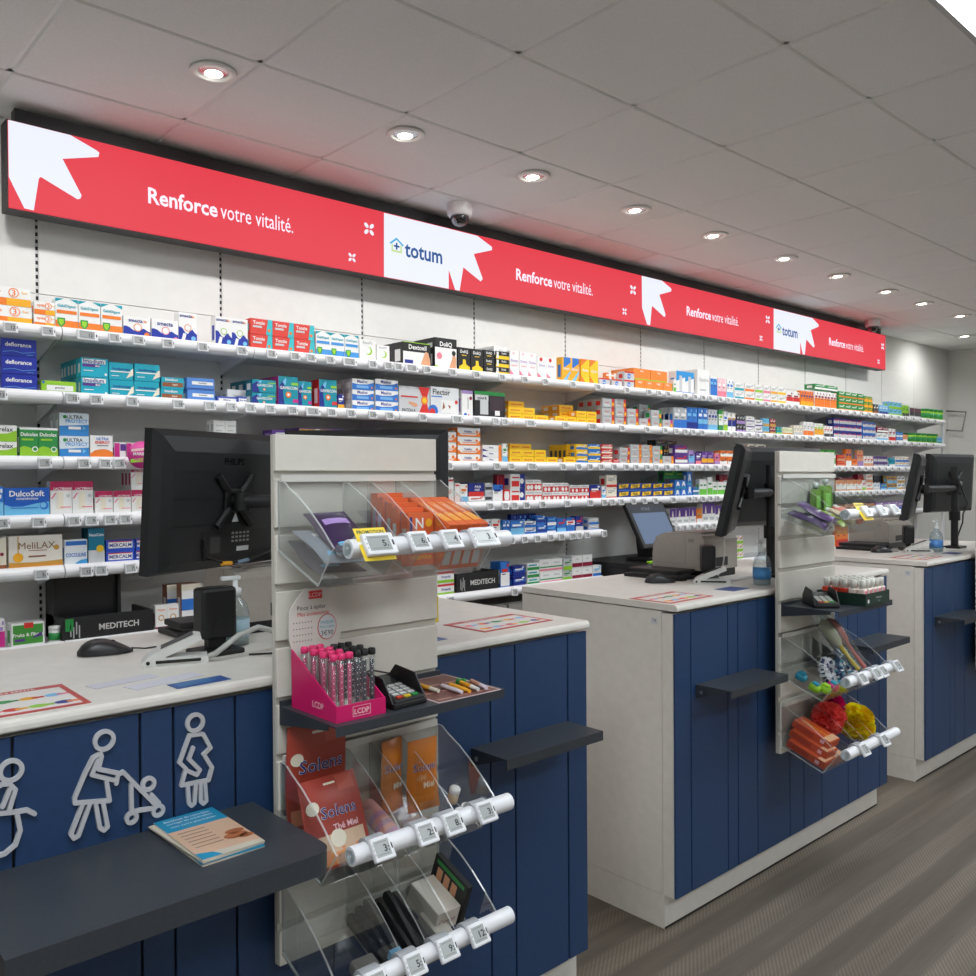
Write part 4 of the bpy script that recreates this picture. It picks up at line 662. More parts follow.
# pictograms
def strokes(name, lab, rings, lines):
    t0 = un(*[v/4.067+o for v, o in zip(rings[0][:2], (0, 690))], 1, CF); t = thing(name, lab, 'sign', (t0.x, CF, t0.z-.1))
    mm = M((196, 196, 200), .4); cv = lambda q: un(q[0]/4.067, 690+q[1]/4.067, 1, CF-.004)
    b = MB(); hw = .0036; off = [0]
    def nexty(): off[0] += 1; return CF-.006-.00004*off[0]
    for x, y, r in rings:
        c = cv((x, y)); rr = abs(cv((x+r, y)).x-c.x)*.5+abs(cv((x, y-r)).z-c.z)*.5; n = 24; yf = nexty()
        o_ = [(c.x+(rr+hw)*math.cos(2*math.pi*k/n), c.z+(rr+hw)*math.sin(2*math.pi*k/n)) for k in range(n)]; i_ = [(c.x+(rr-hw)*math.cos(2*math.pi*k/n), c.z+(rr-hw)*math.sin(2*math.pi*k/n)) for k in range(n)]
        for k in range(n):
            k2 = (k+1) % n; b.prism([o_[k], o_[k2], i_[k2], i_[k]], 1, yf, CF-.0001, mm)
    for ln in lines:
        P3 = [cv(q) for q in ln]
        for a, c in zip(P3, P3[1:]):
            d = Vector((c.x-a.x, c.z-a.z)); L = d.length
            if L < 1e-5: continue
            d /= L; n = Vector((-d.y, d.x))*hw; pts = []
            ang = math.atan2(d.y, d.x)
            for k in range(7): pts.append((c.x+hw*math.cos(ang-math.pi/2+math.pi*k/6), c.z+hw*math.sin(ang-math.pi/2+math.pi*k/6)))
            for k in range(7): pts.append((a.x+hw*math.cos(ang+math.pi/2+math.pi*k/6), a.z+hw*math.sin(ang+math.pi/2+math.pi*k/6)))
            b.prism(pts, 1, nexty(), CF-.0001, mm)
    wpart(b, 'raised_outline', t)
strokes('pram_pictogram', 'raised grey pictogram of a woman pushing a pushchair on blue planks', [(424, 205, 37), (535, 520, 20), (643, 490, 20), (604, 382, 23)],
        [[(408, 258), (378, 275), (345, 340), (303, 440), (304, 460), (445, 450), (432, 368)], [(408, 258), (412, 270), (400, 322), (480, 338), (472, 380)], [(395, 285), (374, 345), (462, 366)], [(335, 465), (288, 585), (300, 603), (318, 592), (365, 462)], [(388, 462), (405, 560), (422, 570), (437, 555), (418, 458)], [(478, 345), (500, 333), (632, 468)], [(532, 385), (535, 500)], [(535, 495), (622, 480)], [(615, 425), (645, 458)]])
strokes('pregnancy_pictogram', 'raised grey pictogram of a pregnant woman on the blue planks', [(794, 133, 32)],
        [[(770, 185), (825, 178), (856, 235), (828, 262), (862, 315), (848, 366), (738, 388), (755, 320), (730, 295), (770, 185)], [(785, 235), (768, 280), (812, 325), (800, 345), (755, 325)], [(762, 385), (768, 460), (778, 470), (790, 460), (795, 382)], [(815, 378), (815, 452), (826, 462), (838, 450), (832, 375)]])
strokes('wheelchair_pictogram', 'raised grey pictogram of a wheelchair user cut by the left picture edge', [(45, 328, 42)],
        [[(-20, 400), (10, 383), (40, 382), (62, 405), (35, 495)], [(38, 405), (10, 475)], [(-30, 505), (20, 500), (70, 495), (110, 488), (140, 503)], [(70, 510), (82, 570), (62, 630), (20, 665), (-20, 678), (-60, 660), (-85, 610), (-80, 550), (-50, 510)]])
# ------------------------------------------------------------------ slat wall stands
FY = 1.52
GRV = [1.412-.1105*k for k in range(9)]
SX = [(.821, 1.221), (2.722, 3.118), (4.617, 5.017)]
SNAME = ['nearest stand', 'middle stand', 'farthest stand']
for i, (a, b_) in enumerate(SX):
    t = thing('slatwall_stand', ['tall cream slat board stand before the nearest counter', 'cream slat board stand before the middle counter', 'cream slat board stand before the farthest counter, at the right edge'][i], 'display stand', (a, FY, .452), 0, 'slat board stands')
    wpart(MB().box((a, FY+.009, .452), (b_, FY+.019, 1.491), M((200, 195, 185), .5)), 'back_board', t)
    zs = [1.491]+GRV+[.452]
    for k in range(len(zs)-1):
        top = zs[k]-(.0075 if k else 0); bot = zs[k+1]+(.0075 if k < len(zs)-2 else 0)
        wpart(MB().rbox((a, FY, bot), (b_, FY+.009, top), .0015, SLATM, seg=1), 'slat', t)
    for z in (.62, .90): wpart(MB().box((a+.12, FY+.019, z), (a+.16, CF-.0005, z+.05), M((150, 150, 150), .4, .6)), 'mount', t)
# ------------------------------------------------------------------ acrylic trays
TA = math.atan2(.055, .145)
def trayframe(x, zt, s=0., hgt=0.):      # frame on the sloping tray floor: x right, y up the slope, z off the floor; s = distance down the slope
    e1 = Vector((0, -math.cos(TA), -math.sin(TA))); e2 = Vector((0, -math.sin(TA), math.cos(TA)))
    o = Vector((x, FY-.004, zt-.1345)) + e1*s + e2*(hgt+.0045)
    return Matrix(((1, 0, 0, o.x), (0, -e1.y, e2.y, o.y), (0, -e1.z, e2.z, o.z), (0, 0, 0, 1)))
def tray(i, lv, zt, dv):
    a, b_ = SX[i]; a += .004; b_ -= .004
    t = thing('acrylic_tray', 'clear acrylic tray with white front rail, %s on the %s' % (lv, SNAME[i]), 'tray', (a, FY, zt-.19), 0, 'acrylic trays on the stands')
    top = [(1.519, zt), (1.502, zt-.003)]; arc = [(1.519-.199*u, zt-.003-.118*(u**1.55)) for u in (.2, .4, .6, .8, 1)]
    side = [(1.519, zt-.135), (1.519, zt), (1.500, zt)]+arc+[(1.374, zt-.19)]
    for x in (a, b_-.004): wpart(MB().prism(side, 0, x, x+.004, ACR, ACE), 'side_plate', t)
    for x in dv: wpart(MB().prism([(1.515, zt-.130), (1.515, zt-.002), (1.50, zt-.003)]+arc+[(1.376, zt-.184)], 0, x, x+.0025, ACR, ACE), 'divider', t)
    wpart(MB().prism([(1.519, zt-.139), (1.519, zt-.135), (1.3745, zt-.19), (1.372, zt-.194)], 0, a, b_, ACE, ACR), 'floor_plate', t)
    wpart(MB().prism([(1.374, zt-.19), (1.3705, zt-.192), (1.3185, zt-.121), (1.322, zt-.121)], 0, a, b_, ACE, ACR), 'front_lip', t)
    wpart(MB().box((a, 1.5155, zt-.135), (b_, 1.519, zt), ACR), 'back_plate', t)
    wpart(MB().box((a+.005, 1.512, zt-.002), (b_-.005, 1.5195, zt+.012), M((215, 212, 205), .4)), 'hanging_rail', t)
    rl = MB().cyl((a+.02, 1.304, zt-.122), (b_+.016, 1.304, zt-.122), .0175, M((236, 236, 240), .3), 16); rl.cyl((a+.002, 1.304, zt-.122), (a+.02, 1.304, zt-.122), .012, PLA, 12)
    wpart(rl, 'front_rail', t)
    return t
ZT = (1.400, .852, .615)
for i in range(3):
    a = SX[i][0]
    for lv, zt in zip(('top tray', 'middle tray', 'bottom tray'), ZT): tray(i, lv, zt, [a+.149, a+.209, a+.282])
PAGE = M((245, 214, 60), .45)
def traytag(i, px, py, zt, txt, lab, wide=False, promo=False):
    wd, hg = (.066, .045) if wide else (.044, .043)
    x = un(px, py, 1, 1.275).x
    t = thing('price_label', lab, 'price tag', (x, 1.276, zt-.112), 0, 'price labels on the tray rails'); t.rotation_euler.x = -.62
    c, d = tagmesh(wd, hg, txt, True); obj('casing', c, t); obj('display', d, t)
    MB().tube([(-wd*.45, .031, .014), (wd*.45, .031, .014)], .0192, M((170, 172, 176), .3), 14).build('rail_clip', t)
    if promo:
        q = MB().rbox((-.038, .0115, -.029), (.030, .0125, .040), .0004, PAGE, seg=1); q.text('PROMOTION', (-.004, .0112, .031), .008, M((40, 70, 60), .5), maxw=.058, bold=True); q.build('promotion_card', t)
for (px, py, tx, wd, pr, w_) in ((381, 537, '5.', True, True, 'on yellow promotion card'), (421, 533, '6.', False, False, 'before the upright orange boxes'), (453, 531, '4', False, False, 'before the leaning orange boxes'), (486, 528, '3.', True, False, 'widest, at the right end')):
    traytag(0, px, py, ZT[0], tx, 'price label %s, top tray of nearest stand' % w_, wd, pr)
for (px, py, tx, w_) in ((383.6, 841, '3:', 'leftmost'), (428, 827, '2:', 'second from left'), (455, 816, '8.', 'third from left'), (487.7, 805, '3:', 'rightmost')): traytag(0, px, py, ZT[1], tx, 'square price label, %s on the middle tray of nearest stand' % w_)
for (px, py, tx, w_) in ((379, 967, '1:', 'leftmost'), (416.4, 949, '5:', 'second from left'), (449, 933, '9:', 'third from left'), (480, 921.5, '12:', 'rightmost')): traytag(0, px, py, ZT[2], tx, 'square price label, %s on the bottom tray of nearest stand' % w_)
for (px, py, tx, pr, w_) in ((868, 516, '6.', True, 'on a yellow card'), (883, 514, '4', False, 'in the middle'), (896, 512, '3', False, 'at the right end')): traytag(1, px, py, ZT[0], tx, 'price label %s, top tray of middle stand' % w_, False, pr)
for (px, py, tx, w_) in ((864, 676, '5', 'leftmost'), (878, 671, '5', 'second from left'), (884.5, 669, '4', 'third from left'), (899, 664, '9', 'rightmost')): traytag(1, px, py, ZT[1], tx, 'square price label, %s on the middle tray of middle stand' % w_)
for (px, py, tx, w_) in ((866, 743, '5', 'left'), (886, 734, '4', 'right')): traytag(1, px, py, ZT[2], tx, '%s square price label on the bottom tray of middle stand' % w_)
# ------------------------------------------------------------------ dark display shelves on the stands
for i in range(3):
    a, b_ = SX[i]
    t = thing('display_shelf', 'thin dark steel display shelf across the %s' % SNAME[i], 'shelf', (a, FY, .94), 0, 'dark display shelves on the stands')
    wpart(MB().prism([(1.5195, .962), (1.5195, .959), (1.318, .959), (1.318, .944), (1.3155, .944), (1.3155, .962)], 0, a+.004, b_+.014, STEELD), 'shelf_plate', t)
    for x in (a+.004, b_+.011): wpart(MB().prism([(1.5195, .959), (1.345, .959), (1.345, .950), (1.5195, .925)], 0, x, x+.003, STEELD), 'side_bracket', t)
    wpart(MB().box((a+.004, 1.512, .962), (b_, 1.5195, .972), STEELD), 'back_lip', t)
# pouches
def pouch(b, w, h, th, m, T_, prints_=(), crimp=.06, m2=None, n=10, skew=0.):
    def sf(u, v):
        e = max(0, min(1, min(v, 1-v)/.35)); q = (1-abs(2*u-1)**2.6)*(e*(2-e))
        return th/2*q + .0008
    def pt(u, v, s): return ((u-.5)*w*(1+.05*math.sin(v*3.1+skew)), s*sf(u, v)+.004*math.sin(v*5+skew*3), v*h)
    for s in (-1, 1):
        vs = [pt(i/n, j/n, s) for j in range(n+1) for i in range(n+1)]
        fs = [(j*(n+1)+i, j*(n+1)+i+1, (j+1)*(n+1)+i+1, (j+1)*(n+1)+i)[::(1 if s < 0 else -1)] for j in range(n) for i in range(n)]
        b.add(vs, fs, m if s < 0 or not m2 else m2, T_, True)
    for q in prints_:
        def on(u, v, e): p = pt(u, v, -1); return (p[0], p[1]-e, p[2])
        if q[0] in 'tu':
            _, s, u, v, hh, mm, bo = q; _, _, wd, ht = tmesh(s, True); vs, fs, _, _ = tmesh(s, bo); k = hh*h/ht; kx = min(k, .86*w/wd)
            b.add([on(min(max(u+x*kx/w, .02), .98), min(max(v+y*k/h, .02), .98), .0016 if q[0] == 't' else .0024) for x, y in vs], fs, cm(mm), T_)
        elif q[0] == 'g':      # grid patch
            _, u0, v0, u1, v1, mm = q; g = 4
            b.add([on(u0+(u1-u0)*i/g, v0+(v1-v0)*j/g, .0009) for j in range(g+1) for i in range(g+1)], [(j*(g+1)+i, j*(g+1)+i+1, (j+1)*(g+1)+i+1, (j+1)*(g+1)+i) for j in range(g) for i in range(g)], cm(mm), T_)
        elif q[0] == 'o':
            _, u, v, r, mm = q; b.add([on(u+r*math.cos(k*.524), v+r*w/h*math.sin(k*.524), .0012) for k in range(12)], [tuple(range(12))], cm(mm), T_)
def RX(x, y, z, a, rz=0.): return Matrix.Translation((x, y, z)) @ Matrix.Rotation(rz, 4, 'Z') @ Matrix.Rotation(a, 4, 'X')
# nearest stand, top tray: sachets, orange boxes
zt = ZT[0]; OR = (226, 104, 52)
for k, (x, s, r, c, lab) in enumerate(((.880, .146, 1.25, (58, 50, 70), 'purple foil sachet lying lowest in the top tray of the nearest stand'), (.890, .145, 1.12, (150, 158, 170), 'silver and blue sachet leaning in the top tray of the nearest stand'), (.912, .142, .98, (56, 36, 74), 'dark violet sachet lying over the others in the nearest top tray'))):
    b = MB(); pouch(b, .10, .140, .022, M(c, .28), trayframe(x, zt, s, .012+.020*k) @ Matrix.Rotation(-math.pi/2+.06*k, 4, 'X') @ Matrix.Rotation(.06-.05*k, 4, 'Y'), [('g', .2, .62, .8, .74, 'lilac' if k != 1 else 'white'), ('g', .15, .12, .5, .2, 'sky'), ('g', .55, .3, .85, .42, 'dark')], skew=k)
    tag(b.build('sachet'), lab, 'sachet', 'sachets in the nearest top tray')
style('vit', 'orange carton', OR, [T('N', .45, .80, .20, 'white'), T('vitamine', .5, .16, .10, 'amber'), R(.1, .28, .9, .30, (190, 80, 40)), O(.8, .8, .10, 'amber'), R(.08, .3, .16, .92, 'navy')], OR, OR)
for k in range(5):
    y = 1.488-.026*k; zb = zt-.1345-(FY-y-.022)*math.tan(TA)+.006
    me = boxmesh('vit', .066, .106, .0235)
    o = obj('vitamin_box', me, None, (SX[0][0]+.247+(-.003 if k % 2 else .002), y, zb)); tag(o, 'upright orange carton in the nearest top tray, %s from the front' % nth(4-k), 'box', 'orange cartons in the top tray')
lb = MB(); lb.rbox((-.0128, 0, 0), (.0128, .150, .100), .0008, M(OR, .4), seg=1)
for y0, y1, c in ((.02, .06, (244, 170, 70)), (.075, .12, (236, 140, 80))): lb.add([(-.010, y0, .1005), (.010, y0, .1005), (.010, y1, .1005), (-.010, y1, .1005)], [(0, 1, 2, 3)], M(c, .4))
lb.text('vitamine C', (0, .075, .1008), .010, cm('white'), ux=(0, -1, 0), uy=(1, 0, 0), maxw=.12); lb.add([(-.0095, -.0005, .01), (.0095, -.0005, .01), (.0095, -.0005, .04), (-.0095, -.0005, .04)], [(0, 1, 2, 3)], cm('silver')); lb = lb.mesh('long_vitamin_box')
for k in range(4):
    o = obj('long_vitamin_box', lb); o.matrix_world = trayframe(SX[0][0]+.300+.0262*k, zt, .151, .0); tag(o, 'long orange carton lying on the slope of the nearest top tray, %s from left' % nth(k), 'box', 'long orange cartons in the top tray')
# nearest stand, middle tray
zt = ZT[1]
SOL = [('t', 'Solens', .55, .60, .135, 'white', True), ('u', 'Solens', .55, .60, .135, 'navy', False), ('g', .40, .90, .60, .925, 'cream'), ('o', .15, .68, .10, 'cream'), ('t', 'Thé Miel', .62, .42, .07, 'rose', True), ('g', .62, .80, .92, .98, (190, 84, 66)), ('g', .05, .05, .95, .2, (226, 150, 110))]
b = MB(); pouch(b, .128, .205, .016, M((172, 66, 50), .38), RX(.893, 1.494, zt-.134, -.03), SOL); tag(b.build('sweet_bag'), 'terracotta sweet bag standing at the back of the middle tray', 'sweet bag', 'sweet bags in the middle tray')
b = MB(); pouch(b, .128, .165, .020, M((168, 62, 48), .38), RX(.893, 1.392, zt-.178, -.46, .03), SOL+[('g', .08, .16, .92, .36, (222, 190, 160)), ('g', .05, .03, .95, .16, (224, 150, 80)), ('o', .45, .3, .13, 'cream')]); tag(b.build('sweet_bag'), 'terracotta sweet bag leaning in front with pale sweets picture', 'sweet bag', 'sweet bags in the middle tray')
ORB = [('t', 'Solens', .5, .62, .115, 'white', True), ('u', 'Solens', .5, .62, .115, 'navy', False), ('t', 'Miel', .62, .36, .09, 'cream', True), ('g', .1, .06, .9, .22, (216, 130, 50))]
for k, (x, y, rz, lab) in enumerate(((1.066, 1.478, .22, 'left amber sweet bag, thinner, in the middle tray'), (1.128, 1.455, -.05, 'right amber sweet bag with blue lettering in the middle tray'))):
    b = MB(); pouch(b, .062 if k == 0 else .078, .150, .024, M((206, 118, 34), .3), RX(x, y, zt-.134-(FY-y)*.3, -.06, rz), ORB, skew=k*2.); tag(b.build('amber_sweet_bag'), lab, 'sweet bag', 'amber sweet bags')
b = MB(); Tf = trayframe(.998, zt, .02, .021); b.tube([(0, -.125, 0), (0, -.12, 0), (0, -.03, 0), (0, -.01, 0), (0, .0, 0)], [.0195, .0205, .0205, .0195, .012], cm((232, 176, 170)), 16, Tf)
for y in (-.10, -.075, -.05): b.tube([(0, y, 0), (0, y-.012, 0)], .0209, cm((196, 160, 200)), 16, Tf, caps=False)
tag(b.build('sweet_roll'), 'pink and lilac wrapped roll lying in the middle tray', 'sweet roll')
for k, (x, s) in enumerate(((1.118, .135), (1.142, .128), (1.165, .132), (1.188, .125), (1.172, .095))):
    b = MB(); Tf = trayframe(x, zt, s, .0 if k < 4 else .028); b.lathe([(.0105, 0), (.0115, .003), (.0115, .022), (.0105, .024)], (0, 0, 0), cm((214, 190, 160)), 14, Tf); b.lathe([(.012, .024), (.012, .034), (.0105, .036)], (0, 0, 0), cm('white'), 14, Tf)
    tag(b.build('balm_jar'), 'small cream jar with white lid in the middle tray, %s' % ['first from left', 'second from left', 'third from left', 'rightmost of the front row', 'sitting on top of the others'][k], 'jar', 'small jars in the middle tray')
# nearest stand, bottom tray
zt = ZT[2]
for k in range(8):
    x = .976+.0145*k+(.006 if k > 3 else 0)
    if 1.029 < x+.006 < 1.036: x += .008
    b = MB(); Tf = trayframe(x, zt, .145, .0) @ Matrix.Rotation(.12*(k % 3), 4, 'X'); pr = [(0, 0), (.14, 0)]+[(.14+.012*math.sin(q), .014-.014*math.cos(q)) for q in (.5, 1, 1.57, 2.1, 2.6)]+[(.13, .028), (0, .022)]
    b.prism(pr, 0, -.0045, .0045, BLK2, None, Tf); tag(b.build('nail_file'), 'slim black packet in the bottom tray of the nearest stand, %s from left' % nth(k), 'packet', 'black packets in the bottom tray')
for k, (x, s, w_, l, h, lab) in enumerate(((1.130, .150, .04, .09, .022, 'low white carton lying in front in the bottom tray'), (1.150, .105, .062, .10, .052, 'larger white carton behind in the bottom tray'))):
    b = MB(); Tf = trayframe(x, zt, s, .0); b.rbox((-w_/2, 0, 0), (w_/2, l, h), .001, cm((226, 218, 206)), Tf, 1); b.text('Carmen', (0, -.0005, h*.5), h*.3, cm('maroon'), maxw=w_*.7, T=Tf); tag(b.build('white_carton'), lab, 'box', 'white cartons in the bottom tray')
b = MB(); Tf = trayframe(1.190, zt, .110, .0); b.rbox((-.007, 0, 0), (.007, .115, .10), .001, BLK2, Tf, 1)
for y in (.03, .055, .08): b.add([(-.0074, y, .05), (-.0074, y+.018, .05), (-.0074, y+.018, .078), (-.0074, y, .078)], [(3, 2, 1, 0)], cm('skin'), Tf)
b.add([(-.0074, .01, .084), (-.0074, .105, .084), (-.0074, .105, .094), (-.0074, .01, .094)], [(3, 2, 1, 0)], cm('green'), Tf); tag(b.build('picture_box'), 'black box with small portraits at the right of the bottom tray', 'box')
b = MB(); Tf = trayframe(.938, zt, .148, .0); b.rbox((-.026, 0, 0), (.026, .05, .026), .006, cm((120, 118, 114)), Tf); tag(b.build('pumice_stone'), 'grey rounded stone at the front left of the bottom tray', 'stone')
b = MB(); Tf = trayframe(.985, zt, .153, .024) ; b.rbox((-.012, 0, .012), (.014, .02, .03), .001, cm('sky'), Tf, 1); b.add([(-.01, -.0005, .014), (.006, -.0005, .014), (.006, -.0005, .02), (-.01, -.0005, .02)], [(0, 1, 2, 3)], cm('orange'), Tf); tag(b.build('blue_packet'), 'tiny blue and orange packet beside the grey stone in the bottom tray', 'packet')
# ------------------------------------------------------------------ nearest display shelf: tweezers display, card reader, leaflet and pens
ZS = .9622
PK = M((214, 20, 104), .35); PKB = M((196, 60, 110), .4)
t = thing('tweezers_display', 'magenta cardboard display box with printed header card on the dark shelf', 'display', (.838, 1.335, ZS))
wd, dp = .108, .16
MB().box((0, 0, 0), (wd, .0025, .030), PK).build('front_panel', t)
for x in (0, wd-.0025): MB().prism([(.0025, 0), (.0025, .030), (dp, .112), (dp, 0)], 0, x, x+.0025, PK).build('side_panel', t)
MB().box((.0025, .0025, .018), (wd-.0025, dp, .021), cm((226, 216, 206))).build('insert', t)
hd = [(.004, .0), (wd-.004, .0), (wd-.004, .10), (wd+.004, .13), (wd+.004, .185), (wd-.012, .205), (wd*.72, .226), (wd*.28, .226), (.012, .205), (-.004, .185), (-.004, .13), (.004, .10)]
c = MB().prism(hd, 1, dp, dp+.003, cm((222, 214, 206))).build('header_card', t)
b = MB(); b.add([(wd*.36, dp-.0006, .205), (wd*.64, dp-.0006, .205), (wd*.64, dp-.0006, .221), (wd*.36, dp-.0006, .221)], [(0, 1, 2, 3)], cm('red')); b.text('LCDP', (wd*.5, dp-.001, .213), .008, cm('rose'))
b.text('Pince à épiler', (wd*.42, dp-.001, .188), .011, INK, maxw=.07); b.text('Mes accessoires', (wd*.45, dp-.001, .177), .008, cm('red'), maxw=.07)
b.add([(wd*.74+.022*math.cos(q*.349), dp-.0008, .147+.026*math.sin(q*.349)) for q in range(18)], [tuple(range(18))], cm('red')); b.add([(wd*.74+.0205*math.cos(q*.349), dp-.0012, .147+.0245*math.sin(q*.349)) for q in range(18)], [tuple(range(18))], cm((214, 214, 214)))
b.text('TWEEZER', (wd*.74, dp-.0016, .156), .006, cm('teal'), maxw=.032); b.text('Pince à épiler', (wd*.74, dp-.0016, .147), .006, cm('teal'), maxw=.034); b.text('3€90', (wd*.74, dp-.0016, .135), .010, INK)
for r_ in range(4):
    for q in range(7): b.add([(wd*(.05+.06*q)+.0015*math.cos(a), dp-.001, .125+.012*r_+.0015*math.sin(a)) for a in (0, 1.57, 3.14, 4.71)], [(0, 1, 2, 3)], cm('maroon' if (q+r_) % 3 == 0 else 'dark'))
b.build('card_print', c)
b = MB().text('LCDP', (wd*.5, -.0008, .015), .010, cm('rose'), bold=True)
for (x0, z0, x1, z1) in ((.32, .006, .68, .007), (.32, .024, .68, .025), (.32, .006, .33, .025), (.67, .006, .68, .025)): b.add([(wd*x0, -.0006, z0), (wd*x1, -.0006, z0), (wd*x1, -.0006, z1), (wd*x0, -.0006, z1)], [(0, 1, 2, 3)], cm('rose'))
b.build('logo_print', t); b = MB(); b.text('LCDP', (-.0008, .062, .022), .012, cm('rose'), ux=(0, -1, 0), bold=True); b.build('logo_print', t)
def tube_thing(k, x, y, cap, tw, lab, grp):
    tt = thing('tweezers_tube', lab, 'tube', (x, y, ZS+.0212), 0, grp)
    MB().lathe([(.0062, 0), (.0062, .088)], (0, 0, 0), PLA, 12).build('tube', tt)
    MB().lathe([(.0072, .087), (.0076, .090), (.0076, .096), (.006, .099)], (0, 0, 0), cm(cap), 12).build('cap', tt)
    b = MB().box((-.0035, -.0012, .002), (.0035, .0012, .078), cm(tw))
    for q in range(6): b.add([(0+.0014*math.cos(a*1.05), -.0015, .012+.011*q+.0014*math.sin(a*1.05)) for a in range(6)], [tuple(range(6))], cm('rose'))
    b.build('tweezers', tt)
for r_ in range(4):
    for q in range(3): tube_thing(0, .838+.0105+.0172*q, 1.335+.026+.034*r_, (226, 48, 112), (214, 70, 120), 'clear tube with pink cap, row %s from the front, %s from left' % (['one', 'two', 'three', 'four'][r_], nth(q)), 'pink capped tweezers tubes')
for r_ in range(3):
    for q in range(3): tube_thing(0, .838+.0645+.0165*q, 1.335+.030+.040*r_, 'black', (50, 52, 66), 'clear tube with black cap, row %s from the front, %s from left' % (['one', 'two', 'three'][r_], nth(q)), 'black capped tweezers tubes')
def reader(x, y, z, rz, lab):
    t = thing('card_reader', lab, 'card reader', (x, y, z), rz); Tm = Matrix.Rotation(.22, 4, 'X')
    MB().rbox((-.042, -.065, 0), (.042, .065, .012), .003, BLK).build('cradle', t); MB().rbox((-.038, -.06, .013), (.038, .058, .030), .004, BLK2, Tm).build('body', t)
    for s in (-1, 1): MB().prism([(-.06, .012), (-.03, .055), (.03, .062), (.06, .03), (.06, .012)], 0, s*.0405-.0015, s*.0405+.0015, BLK2).build('privacy_shield', t)
    MB().add([(-.028, .015, .0304), (.028, .015, .0304), (.028, .05, .0304), (-.028, .05, .0304)], [(0, 1, 2, 3)], M((50, 54, 56), .2), Tm).build('screen', t)
    for r_ in range(5):
        for c_ in range(3):
            col = (200, 200, 198) if r_ else ((196, 60, 40), (220, 190, 50), (50, 150, 80))[c_]
            MB().box((-.026+.019*c_, -.052+.0125*r_, .030), (-.012+.019*c_, -.044+.0125*r_, .0325), cm(col), Tm).build('key', t)
reader(1.003, 1.402, ZS, .06, 'black card reader with coloured keys on the nearest display shelf')
b = MB().tube([(.995, 1.46, .985), (.985, 1.49, 1.0), (1.03, 1.505, 1.003), (1.09, 1.505, .985), (1.12, 1.49, .966)], .0022, BLK, 6); tag(b.build('reader_cable'), 'black cable looping behind the nearest card reader', 'cable')
t = thing('brown_leaflet', 'brown printed sheet sticking out over the right end of the nearest display shelf', 'leaflet', (1.145, 1.412, ZS), -.02)
MB().box((-.082, -.095, 0), (.082, .095, .0008), cm((206, 186, 190))).build('paper', t); b = MB().box((-.078, -.091, .0008), (.078, .091, .001), cm((104, 60, 50)))
for k in range(9): b.add([(-.07+.05*(k % 3), -.08+.02*(k//3)*2.6, .0012), (-.035+.05*(k % 3), -.08+.02*(k//3)*2.6, .0012), (-.035+.05*(k % 3), -.072+.02*(k//3)*2.6, .0012), (-.07+.05*(k % 3), -.072+.02*(k//3)*2.6, .0012)], [(0, 1, 2, 3)], cm((176, 130, 120)))
b.build('print', t)
def pen(x, y, rz, c1, c2, lab):
    t = thing('pen', lab, 'pen', (x, y, ZS+.001+.0048), rz, 'pens on the brown leaflet')
    MB().cyl((-.035, 0, 0), (.01, 0, 0), .0046, cm(c1), 10).build('barrel', t); MB().cyl((.0101, 0, 0), (.038, 0, 0), .0048, cm(c2), 10, .004).build('cap', t)
for (px, py, rz, c1, c2, lab) in ((451.5, 689, -1.68, (225, 215, 225), (225, 215, 225), 'white pen nearest the shelf front on the brown sheet'), (459.5, 688, -1.70, 'amber', 'amber', 'all yellow pen on the brown sheet'), (469, 686, -1.76, 'amber', (225, 225, 225), 'yellow pen with white cap on the brown sheet'), (478.5, 684.5, -1.85, (200, 150, 130), (214, 200, 214), 'pinkish pen rightmost on the brown sheet'), (427.5, 688, -1.6, 'amber', 'cream', 'yellow pen partly behind the card reader')):
    p = un(px, py, 2, ZS+.005); pen(p.x, p.y, rz, c1, c2, lab)
for px, lab in ((458.5, 'left green eraser'), (463.5, 'right green eraser')):
    p = un(px, 681, 2, ZS+.008); tag(MB().lathe([(.002, 0), (.0065, .002), (.0065, .010), (.003, .012)], (p.x, p.y, ZS+.0012), cm((36, 140, 60)), 10).build('green_clip'), lab+' on the brown sheet behind the pens', 'eraser', 'green erasers')
# ------------------------------------------------------------------ middle stand: goods
a = SX[1][0]; zt = ZT[0]
GRN = clear('green_gel', (150, 215, 90), .2, .05, .45, (150, 205, 80))
for k, (x, y, w_, h) in enumerate(((a+.205, 1.497, .036, .105), (a+.262, 1.490, .064, .120))):
    t = thing('gel_bottle', ['narrow green bottle with clear stopper in the middle stand top tray', 'broad flat green bottle with clear stopper in the middle stand top tray'][k], 'bottle', (x, y, zt-.128), 0, 'green bottles in the top tray'); 
    pr = [(-w_/2, .004), (-w_/2+.004, 0), (w_/2-.004, 0), (w_/2, .004), (w_/2, h*.68), (w_/2-.010, h*.82), (-w_/2+.010, h*.82), (-w_/2, h*.68)]
    MB().prism(pr, 1, -.011, .011, GRN).build('body', t); MB().lathe([(.006, h*.82), (.006, h*.88)], (0, 0, 0), PLA, 12).build('neck', t); MB().lathe([(.010, h*.88), (.010, h), (.008, h*1.01)], (0, 0, 0), M((190, 200, 196), .2), 12).build('stopper', t)
    MB().add([(-w_*.3, -.0115, h*.2), (w_*.3, -.0115, h*.2), (w_*.3, -.0115, h*.6), (-w_*.3, -.0115, h*.6)], [(0, 1, 2, 3)], cm((120, 190, 80))).build('label_print', t)
